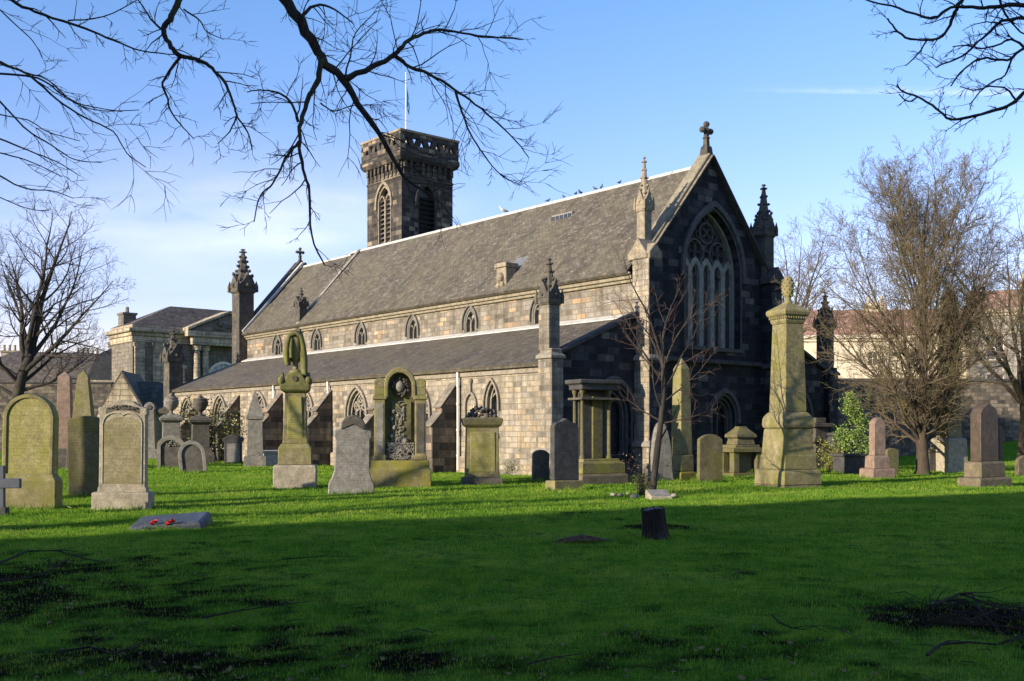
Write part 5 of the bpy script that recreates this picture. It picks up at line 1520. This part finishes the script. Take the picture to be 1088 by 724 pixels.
T.build('trunk', B['limb'], o, 0, 80); C.build('crown', B['twig_dark'], o, 0, 80)

# ------------------------------------------------------------------ shrubs
def leafmat(name, a, b):
    m, nt, bs = new_mat(name)
    oi = N(nt, 'ShaderNodeTexNoise', Scale=5.0, Detail=4)
    nt.links.new(coord(nt, 'Object'), oi.inputs['Vector'])
    nt.links.new(ramp(nt, oi.outputs[0], [(.35, a), (.65, b)]), bs.inputs['Base Color'])
    bs.inputs['Roughness'].default_value = .5
    return m
def shrub(name, label, u, v, w, h, n, mat, ls, seed, cone=False, Y=None, stems=8, group=None, cat='shrub'):
    rg = random.Random(seed); Y = Y or depth(v); x = xat(u, Y)
    o = thing(name, label, cat, (x, Y, ground_z(x, Y)-.03), 0, group)
    S, Lf = MB(), MB(); tips = []
    for i in range(stems):
        a = rg.uniform(0, 6.28)
        if cone:
            S.tube([(0, 0, 0), (.03, 0, h*.5), (0, 0, h*.97)], [.03, .02, .005], 5)
            for k in range(5):
                z = h*rg.uniform(.08, .97); r = w*.5*(1.12 - z/h)*rg.uniform(.7, 1.15) + .05; a = rg.uniform(0, 6.28)
                e = Vector((r*math.cos(a), r*math.sin(a), z + rg.uniform(-.05, .22))); S.tube([(0, 0, z-.1), e], [.01, .004], 3)
                tips += [(Vector((0, 0, z-.1)).lerp(e, t), .08 + .05*r) for t in (.35, .6, .8, 1.0)]
        else:
            e = Vector((rg.gauss(0, .28)*w, rg.gauss(0, .28)*w, h*rg.uniform(.55, 1.0)))
            P, _ = limb(S, Vector((rg.uniform(-.1, .1), rg.uniform(-.1, .1), 0)), e, e.length, .014, 5, .25, .02, rg, .3, 4)
            for k in range(1, 6):
                tips.append((P[k], .1*w))
                b, _ = limb(S, P[k], (P[k]-P[k-1]) + perp((P[k]-P[k-1]).normalized(), rg)*.3, .3*w, .006, 3, .3, .05, rg, .4, 3)
                tips.append((b[-1], .1*w))
    for i in range(n):
        c, s = rg.choice(tips)
        p = c + Vector((rg.gauss(0, s), rg.gauss(0, s), rg.gauss(0, s)))
        if p.z < .03: continue
        d = Vector((rg.uniform(-1, 1), rg.uniform(-1, 1), rg.uniform(-.3, .9))).normalized(); q = perp(d, rg)
        l, ww = ls*rg.uniform(.6, 1.3), ls*.32
        Lf.add([p, p + d*l*.5 + q*ww, p + d*l, p + d*l*.5 - q*ww], [(0, 1, 2, 3)])
    S.build('stem', B['brown'], o); Lf.build('foliage', mat, o)
    return o
Lg = leafmat('bright shrub leaves', (.075,.15,.025), (.19,.27,.05))
Ly = leafmat('yellow shrub leaves', (.13,.14,.02), (.24,.22,.04))
Lo = leafmat('olive shrub leaves', (.08,.085,.025), (.17,.165,.05))
Lt = leafmat('dry heather leaves', (.10,.06,.045), (.19,.12,.09))
shrub('evergreen_shrub', 'bright green conical shrub behind the pink granite pillar stone', 905, 500, 2.0, 3.1, 4600, Lg, .085, 1, True, Y=41.5, stems=14)
shrub('low_shrub', 'small yellow green shrub beside the squat black urn', 880, 501, 1.0, 1.05, 900, Ly, .07, 2, Y=41)
shrub('tall_shrub', 'olive green shrub between the urn pedestals and the aisle wall', 222, 487, 2.6, 2.7, 2600, Lo, .14, 3, Y=54.5)
shrub('tall_shrub', 'dull olive shrub against the aisle left of the pyramid topped pillar', 240, 488, 1.8, 2.2, 1400, Lo, .13, 6, Y=51.5)
shrub('twiggy_bush', 'small dry twiggy bush at the left foot of the young tree', 681, 527, .55, .62, 260, Lt, .045, 4, stems=16)
shrub('heather_bush', 'low pinkish heather by the wall behind the young tree', 664, 512, 1.5, .42, 900, Lt, .05, 5, Y=32.5, stems=16)
shrub('weed_clump', 'dark green weeds at the foot of the church wall corner', 545, 507, 1.2, .35, 350, Lg, .06, 7, Y=37.5, stems=10)

# fallen twigs and branches in the grass
def stick(label, pts, r, mat, forks=3, seed=1, name='fallen_branch'):
    rg = random.Random(seed)
    P = [Vector((x, y, ground_z(x, y) + z)) for x, y, z in pts]
    c = P[0].copy(); b = MB()
    def go(P, r, n):
        b.tube([p-c for p in P], [r*(1-.65*i/(len(P)-1)) for i in range(len(P))], 5)
    go(P, r, 0)
    for i in range(forks):
        k = rg.randint(0, len(P)-2); d = (P[k+1]-P[k]).normalized(); s = perp(d, rg); s.z = abs(s.z)*.3
        q, _ = limb(b, P[k]-c, d*.8 + s*.6, rg.uniform(.25, .7), r*.5, 5, .3, -.03, rg, .3, 4)
    o = b.build(name, mat, None, 0, 80); o.location = c
    return tag(o, label, 'branch')
def gp(u, v): Y = depth(v); return (xat(u, Y), Y)
def gl(l, z=.02, seed=0):
    rg = random.Random(seed)
    return [(*gp(u, v), z + rg.uniform(0, .03)) for u, v in l]
D_ = bark('wet fallen wood', (.012,.009,.007), (.04,.03,.022), (.05,.05,.03), .1)
stick('long curved fallen branch along the bottom right of the lawn', gl([(985,706),(1000,692),(1030,688),(1060,690),(1090,682)]), .013, D_, 3, 1)
stick('fallen branch topmost on the twig pile at the right', gl([(990,655),(1020,640),(1050,652),(1085,662)], .08), .016, D_, 5, 2)
stick('thick fallen branch low in the twig pile at the right', gl([(985,668),(1020,672),(1055,672),(1088,676)], .05), .022, D_, 4, 3)
stick('thin fallen branch crossing the twig pile at the right', gl([(1032,638),(1040,655),(1052,668),(1070,690)], .06), .012, D_, 3, 4)
stick('short hooked twig lying alone right of centre on the grass', gl([(820,660),(828,668),(842,673),(855,674)]), .009, D_, 1, 5)
stick('forked twig lying on the shaded grass left of centre', gl([(215,662),(250,655),(290,648),(330,642)]), .010, D_, 3, 6)
stick('long dark fallen branch on bare earth at the left', gl([(-5,605),(30,590),(60,588),(95,598),(115,602)]), .016, D_, 4, 7)
stick('second dark fallen branch below the first at far left', gl([(-5,622),(30,618),(60,606),(80,592)]), .014, D_, 3, 8)
stick('thin pale stem bent over by the base of the round-topped headstone', gl([(48,541),(56,537),(66,538),(76,543)], .05), .012, plain('dry pale stem', (.35,.3,.2), .8), 0, 9)
stick('small twig on the grass near the bottom centre', gl([(560,712),(590,704),(618,700)]), .008, D_, 2, 10)
stick('straight twig across the grass below the flat slab', gl([(300,598),(340,594),(380,592)]), .008, D_, 1, 11)
stick('crooked twig at the bottom left corner of the lawn', gl([(60,700),(95,692),(120,700),(150,690)]), .012, D_, 3, 12)
twm = MB(); rg = random.Random(66)
for i in range(420):
    y = 6.3 + 13*rg.random()**1.6; x = rg.uniform(-.52*y, .52*y)
    if rg.random() > .15 + bare(x, y): continue
    a = rg.uniform(0, 6.28); l = rg.uniform(.05, .28); z = ground_z(x, y) + .012
    twm.tube([(x, y, z), (x + l*.5*math.cos(a), y + l*.5*math.sin(a), z + rg.uniform(0, .03)), (x + l*math.cos(a+.4), y + l*math.sin(a+.4), z)], [.004, .004, .002], 3)
for i in range(90):
    x, y = 4.15 + rg.gauss(0, .45), 8.9 + rg.gauss(0, .4); a = rg.uniform(0, 6.28); l = rg.uniform(.1, .45); z = ground_z(x, y) + rg.uniform(.01, .09)
    twm.tube([(x, y, z), (x + l*.5*math.cos(a), y + l*.5*math.sin(a), z + rg.uniform(0, .05)), (x + l*math.cos(a+.4), y + l*math.sin(a+.4), z-.01)], [.006, .005, .003], 3)
tag(twm.build('twig_litter', D_), 'scattered broken twigs lying about the shaded lawn', 'twigs', kind='stuff')
# ------------------------------------------------------------------ buildings behind
S = {}
S['buff'] = ashlar('far buff stone', [(0, (.27,.22,.155)), (.5, (.36,.30,.21)), (1, (.44,.37,.27))], 1.0, .4, soot=.12, sootcol=(.16,.13,.1))
S['hall'] = ashlar('far hall stone', [(0, (.135,.12,.098)), (.5, (.16,.14,.112)), (1, (.19,.165,.13))], .9, .36, soot=.35, sootcol=(.08,.07,.06))
S['cream'] = plain('cream render', (.58,.50,.37), .85, 0, .08, .6)
S['grey'] = ashlar('far grey stone', [(0, (.19,.175,.15)), (.5, (.26,.235,.20)), (1, (.33,.30,.25))], 1.0, .4, soot=.12, sootcol=(.12,.11,.1))
def sash(parent, m, x, z, w, h, stone, rec=.18):
    f = MB()
    f.prism([(x-w/2, z), (x-w/2, z+h), (x+w/2, z+h), (x+w/2, z)], rec, rec+.05, m)
    o = f.build('window', M['pane'], parent)
    g = MB(); t = .06
    for a, b, c, d in ((x-w/2, x-w/2+t, z, z+h), (x+w/2-t, x+w/2, z, z+h), (x-w/2+t, x+w/2-t, z, z+t), (x-w/2+t, x+w/2-t, z+h-t, z+h), (x-w/2+t, x+w/2-t, z+h/2-t/2, z+h/2+t/2), (x-.02, x+.02, z+t, z+h/2-t/2), (x-.02, x+.02, z+h/2+t/2, z+h-t)):
        g.prism([(a, c), (a, d), (b, d), (b, c)], rec-.05, rec-.002, m)
    g.build('frame', M['white_paint'], o)
    s = MB().prism([(x-w/2-.12, z-.18), (x-w/2-.12, z-.003), (x+w/2+.12, z-.003), (x+w/2+.12, z-.18)], -.1, rec-.06, m)
    s.prism([(x-w/2-.14, z), (x-w/2-.14, z+h+.18), (x-w/2-.003, z+h+.18), (x-w/2-.003, z)], -.04, .02, m); s.prism([(x+w/2+.003, z), (x+w/2+.003, z+h+.18), (x+w/2+.14, z+h+.18), (x+w/2+.14, z)], -.04, .02, m)
    s.prism([(x-w/2, z+h+.003), (x-w/2, z+h+.18), (x+w/2, z+h+.18), (x+w/2, z+h+.003)], -.04, .02, m)
    s.build('sill', stone, o)
    return o
def block(name, label, pos, rz, w, d, eave, roof_h, wall, roof, rows, cols, ww=1.0, wh=1.7, stone=None, hip=0, chim=(), margin=1.2, sides=True, group=None, mans=None, cat='building'):
    o = thing(name, label, cat, pos, rz, group)
    stone = stone or wall
    zs = [z for z in rows]
    xs_ = [margin + ww/2 + (w-2*margin-ww)*i/max(1, cols-1) for i in range(cols)]
    nd = max(1, int(d/3.2)); ys_ = [d*(i+.5)/nd for i in range(nd)]
    rect = lambda x, z: [(x-ww/2, z), (x-ww/2, z+wh), (x+ww/2, z+wh), (x+ww/2, z)]
    mf = lambda p, q, k: (p, k, q); ml = lambda p, q, k: (k, p, q); mr = lambda p, q, k: (w-k, p, q)
    b = MB()
    b.wall([(0, -.5), (0, eave), (w, eave), (w, -.5)], [rect(x, z) for x in xs_ for z in zs], mf, .22)
    for m_ in (ml, mr):
        b.wall([(0, -.5), (0, eave), (d, eave), (d, -.5)], [rect(y, z) for y in ys_ for z in zs] if sides else [], m_, .22)
    b.wall([(0, -.5), (0, eave), (w, eave), (w, -.5)], [], lambda p, q, k: (p, d-k, q))
    b.build('wall', wall, o)
    for z in zs:
        for x in xs_: sash(o, mf, x, z, ww, wh, stone)
        if sides:
            for y in ys_:
                sash(o, ml, y, z, ww, wh, stone); sash(o, mr, y, z, ww, wh, stone)
    c = MB()
    c.box(-.3, w+.3, -.3, d+.3, eave+.003, eave+.3); c.box(-.16, w+.16, -.16, d+.16, eave-.22, eave)
    c.build('cornice', stone, o, .03)
    e = eave+.303; q = .25
    r = MB()
    if mans:
        mh, mi = mans
        r.stack([(e, w/2+q, d/2+q), (e+mh, w/2-mi, d/2-mi), (e+roof_h, w/2-mi-2.5 if w > 8 else .6, max(.3, d/2-mi-2.5))], w/2, d/2)
    else:
        r.add([(-q, -q, e), (w+q, -q, e), (w+q, d+q, e), (-q, d+q, e), (hip, d/2, e+roof_h), (w-hip, d/2, e+roof_h)], [(0, 1, 5, 4), (1, 2, 5), (2, 3, 4, 5), (3, 0, 4), (3, 2, 1, 0)])
    ro = r.build('roof', roof, o)
    for cx, cy, cw, cd, ch in chim:
        k = MB().box(cx-cw/2, cx+cw/2, cy-cd/2, cy+cd/2, e, e+ch); k.box(cx-cw/2-.1, cx+cw/2+.1, cy-cd/2-.1, cy+cd/2+.1, e+ch+.003, e+ch+.2)
        np_ = max(2, int(cw/.45))
        for i in range(np_): k.lathe([(e+ch+.203, .15), (e+ch+.75, .12), (e+ch+.8, .16), (e+ch+.85, .14)], cx-cw/2+cw*(i+.5)/np_, cy, 8)
        k.build('chimney', stone, ro)
    return o
P3 = lambda u, Y: (xat(u, Y), Y, 0)
# classical hall, left
Y = 95; hx = xat(141, Y)
hall = thing('classical_hall', 'classical stone hall with pediment, tall windows and hipped roof left of the church', 'building', (hx, Y, 0), TH)
HW, HD, HE = 26, 5.5, 10.7
m0 = lambda p, q, d: (p, d, q)
b = MB()
bay0 = 5.4
hol = [[(3.55, 4.2), (3.55, 7.4), (4.85, 7.4), (4.85, 4.2)], arch(8.9, 1.75, 3.4, 6.6, 8.35)]
b.wall([(0, -.5), (0, HE-.9), (HW, HE-.9), (HW, -.5)], hol, m0, .3)
b.wall([(0, -.5), (0, HE-.9), (HD, HE-.9), (HD, -.5)], [], lambda p, q, d: (d, p, q)); b.wall([(0, -.5), (0, HE-.9), (HD, HE-.9), (HD, -.5)], [], lambda p, q, d: (HW-d, p, q)); b.wall([(0, -.5), (0, HE-.9), (HW, HE-.9), (HW, -.5)], [], lambda p, q, d: (p, HD-d, q))
b.build('wall', S['hall'], hall)
w_ = MB().prism([(3.5, 4.15), (3.5, 7.45), (4.9, 7.45), (4.9, 4.15)], .28, .33).build('window', M['pane'], hall)
f = MB()
f.box(3.5, 3.64, -.06, .27, 4.0, 7.5); f.box(4.76, 4.9, -.06, .27, 4.0, 7.5); f.box(3.3, 5.1, -.18, .05, 7.5, 7.8); f.box(3.4, 5.0, -.12, .2, 3.9, 4.1); f.box(4.17, 4.23, .2, .27, 4.2, 7.4)
f.build('frame', S['buff'], w_)
w_ = MB().prism(arch(8.9, 1.8, 3.35, 6.6, 8.4), .3, .35).build('window', M['blind'], hall)
f = MB()
for x in (8.0, 9.8): f.box(x-.09, x+.09, .1, .29, 3.4, 6.6)
f.box(7.15, 10.65, .08, .29, 6.45, 6.75)
for a in range(1, 6): f.tube([(8.9, .2, 6.65), (8.9 + 1.7*math.cos(a*math.pi/6), .2, 6.65 + 1.7*math.sin(a*math.pi/6))], .05, 4)
f.prism(ring(8.9, 1.5, 3.4, 6.6, 8.1, .24), .05, .28)
f.build('frame', M['white_paint'], w_)
c = MB(); c.box(-.5, HW+.5, -.5, HD+.5, HE, HE+.35); c.box(-.25, HW+.25, -.25, HD+.25, HE-.35, HE-.003); c.box(-.12, HW+.12, -.12, HD+.12, HE-.9, HE-.353); c.box(-.1, HW+.1, -.1, HD+.1, HE+.353, HE+.7)
c.build('cornice', S['buff'], hall, .04)
for x in (.6, 2.3, 5.9, 6.75, 11.1, 11.9):
    p = MB()
    if x < 5: p.box(x-.45, x+.45, -.2, -.003, -.3, HE-1.3); p.box(x-.55, x+.55, -.28, -.003, HE-1.298, HE-.95)
    else: p.lathe([(2.6, .42), (2.9, .42), (2.95, .34), (6, .33), (HE-1.5, .28), (HE-1.45, .4), (HE-1.0, .45)], x, -.55, 14); p.box(x-.5, x+.5, -1.05, -.06, -.3, 2.6)
    p.build('column', S['buff'], hall, 0, 40)
p = MB().box(5.2, 12.6, -1.15, -.52, HE-.95, HE-.2)
p.build('entablature', S['buff'], hall, .03)
p = MB().prism([(4.9, HE+.36), (12.9, HE+.36), (8.9, HE+2.1)], -1.1, 1.5); po = p.build('pediment', S['hall'], hall)
q = MB()
for a, b_ in (((4.7, HE+.36), (8.9, HE+2.2)), ((8.9, HE+2.2), (13.1, HE+.36))):
    q.prism([a, b_, (b_[0], b_[1]+.28), (a[0], a[1]+.28)], -1.35, 1.2)
q.box(4.7, 13.1, -1.3, -.5, HE-.19, HE+.35)
q.build('cornice', S['buff'], po, .03)
q = MB(); rg = random.Random(6); carving(q, 2.6, .15, .7, HE+.65, 30, rg, -1.15, (.12, .22)); q.v = [(x+8.9, y, z) for x, y, z in q.v]; q.build('carving', S['hall'], po)
r = MB().stack([(HE+.7, HW/2+.1, HD/2+.1), (HE+2.9, HW/2-4.5, .4)], HW/2, HD/2); ro = r.build('roof', M['slate_far'], hall)
k = MB().box(.3, 1.5, 3.2, 4.6, HE+.6, HE+1.9); k.box(.2, 1.6, 3.1, 4.7, HE+1.903, HE+2.1); k.lathe([(HE+2.1, .2), (HE+2.7, .16)], .9, 3.9, 8); k.build('chimney', S['hall'], ro)

# low lodge with a pale gable in front of it
Y = 70
lg = thing('lodge', 'low lodge with steep pale gable and blue black slate roof behind the headstones', 'building', (xat(103, Y), Y, 0), R(8))
b = MB().wall([(0, -.3), (0, 2.6), (1.6, 5.5), (3.2, 2.6), (3.2, -.3)], [[(1.25, .2), (1.25, 2.0), (1.95, 2.0), (1.95, .2)]], m0, .25)
b.box(3.0, 14, .8, 4.5, -.3, 2.9); b.box(0, 3.2, .02, 6, -.3, 2.55)
b.build('wall', S['buff'], lg)
MB().box(1.2, 2.0, .24, .3, .2, 2.05).build('window', M['pane'], lg)
r = MB().prism([(-.2, 2.35), (1.6, 5.45), (3.4, 2.35), (3.4, 2.55), (1.6, 5.7), (-.2, 2.55)], .02, 6)
r.prism([(.5, 2.8), (.5, 3.0), (3.2, 5.1), (5.6, 3.0), (5.6, 2.8), (3.2, 4.9)], 1.75, 14.3, lambda p, q, d: (d, p, q))
r.build('roof', M['slate_low'], lg)
MB().box(7.0, 7.3, 2.0, 2.3, 4.2, 5.1).build('vent_pipe', M['lead'], lg)

# tenements at left
block('tenement', 'buff stone tenement with plum mansard roof behind the spreading left tree', (xat(-30, 112), 112, 0), R(14), 15.2, 10, 5.6, 4.6, S['buff'], M['slate_far'], (1.4, 3.4), 5, 1.1, 1.5, S['buff'], chim=((3, 5, 2.2, .8, 4.6), (11.0, 5, 2.6, .8, 4.4)), mans=(3.0, .9), group='tenements behind the left headstones')
block('tenement', 'dark slate-roofed house between the plum mansard and the classical hall', (xat(94, 104), 104, 0), R(14), 5.2, 9, 6.4, 3.6, S['grey'], M['slate_blue'], (1.4, 3.8), 2, 1.0, 1.6, S['buff'], chim=((2.4, 4, 2.0, .8, 3.9),), mans=(2.6, .7), sides=False, group='tenements behind the left headstones')
wl_ = thing('garden_wall', 'dark rubble garden wall behind the left obelisks', 'wall', (xat(-70, 80), 80, 0), R(6))
MB().box(0, 13.2, 0, .5, -.5, 5.3).build('wall', M['ash_dark'], wl_); MB().box(-.1, 13.3, -.08, .58, 5.303, 5.45).build('coping', M['coping_dark'], wl_, .03)
# right: boundary wall, red roofed house, grey tenement
wl_ = thing('boundary_wall', 'tall dark rubble boundary wall behind the right hand trees', 'wall', (xat(868, 66), 66, 0), R(2))
MB().box(0, 30, 0, .6, -.5, 4.75).build('wall', M['ash_dark'], wl_); MB().box(-.1, 30.1, -.1, .7, 4.753, 4.95).build('coping', M['coping_dark'], wl_, .03)
block('house', 'long cream house with a red tiled roof behind the north aisle', (xat(838, 86), 86, 0), R(-6), 17, 9, 9.2, 2.6, S['cream'], M['tile_red'], (7.0,), 4, .8, 1.1, S['cream'], chim=((8, 4.5, 1.6, .8, 2.9),), margin=3.0)
block('tenement', 'grey stone tenement with tall sash windows at the right behind the trees', (xat(1030, 78), 78, 0), R(-22), 14, 10, 10.4, 2.0, S['grey'], M['tile_red'], (3.9, 6.9), 5, 1.15, 1.9, S['buff'], chim=((5, 5, 2.4, .9, 2.4),))
# unseen tall tenement, added behind the left shoulder to shade the near lawn
EA = math.atan2(.482, .876)                        # its long eave runs like the edge of the shade on the grass
block('tenement', 'tall four-storey tenement outside the view added to shade the near lawn', (-24 - 45*math.cos(EA) + 36.3*math.sin(EA), -3.3 - 45*math.sin(EA) - 36.3*math.cos(EA), 0), EA, 45, 36, 17.0, 3.4, S['buff'], M['slate_far'], (1.4, 5.4, 9.4, 13.2), 10, 1.2, 2.2, S['buff'], hip=4, chim=((8, 18, 3, 1, 3.6), (34, 18, 3, 1, 3.6), (3, 34.2, 2.4, .9, 2.6), (14.5, 34.4, 1.8, .9, 1.9), (22, 34.2, 2.8, .9, 3.2), (29.5, 34.4, 1.4, .9, 1.6), (36, 34.2, 2.4, .9, 2.7), (42.5, 34.4, 1.8, .9, 2.1)))

# contrail and a veil of cirrus high in the sky
def cirrus(name, label, u0, u1, v, hh, dens, sx_, seed, drop):
    m, nt, bs = new_mat(name + ' ice')
    c = coord(nt, 'Object', sx_)
    mp = N(nt, 'ShaderNodeMapping'); mp.inputs['Location'].default_value = (seed, seed*2, 0); nt.links.new(c, mp.inputs['Vector'])
    g = noise_n(nt, mp.outputs[0], 1.0, 7, .62)
    gz = coord(nt, 'Generated'); sp = nt.nodes.new('ShaderNodeSeparateXYZ'); nt.links.new(gz, sp.inputs[0])
    e = ramp(nt, sp.outputs[2], [(0, 0), (.4, .8), (.6, 1), (1, 0)]); ex = ramp(nt, sp.outputs[0], [(0, 0), (.35, .5), (.7, 1), (1, 0)])
    a = mixc(nt, 1, mixc(nt, 1, ramp(nt, g, [(.32, .12*dens), (.68, dens)]), e, 'MULTIPLY'), ex, 'MULTIPLY')
    tr = N(nt, 'ShaderNodeBsdfTransparent'); df = N(nt, 'ShaderNodeBsdfDiffuse'); df.inputs[0].default_value = (.95, .95, .95, 1)
    mx = nt.nodes.new('ShaderNodeMixShader'); nt.links.new(a, mx.inputs[0]); nt.links.new(tr.outputs[0], mx.inputs[1]); nt.links.new(df.outputs[0], mx.inputs[2])
    nt.links.new(mx.outputs[0], nt.nodes['Material Output'].inputs['Surface'])
    D = 5000
    b = MB(); n = 40; L_ = xat(u1, D) - xat(u0, D)
    for i in range(n+1):
        x = L_*i/n; z = -drop*(i/n)
        for j in range(9):
            t = j/8*2-1
            b.v.append((x, hh*.7*math.cos(t*1.5), z + hh*t))
    b.f = [(i*9+j, i*9+9+j, i*9+10+j, i*9+j+1) for i in range(n) for j in range(8)]
    o = b.build(name, m, None, 0, 80); o.location = (xat(u0, D), D, zat(v, D))
    tag(o, label, 'cloud', kind='stuff')
cirrus('contrail', 'faint white contrail across the blue sky at the upper right', 770, 1180, 93, 22, .24, (.010, 0, .03), 3, 30)
cirrus('cirrus_cloud', 'thin white veil of high cloud low in the left sky', -260, 520, 225, 420, .34, (.0009, 0, .0032), 11, -60)
# ------------------------------------------------------------------ grass last, so that it is longer round the stones
for q in (sx_,):
    TUFTS.append((q, depth(574), .24))
TUFTS.append((xat(182, depth(560)), depth(560), .6))
blades()
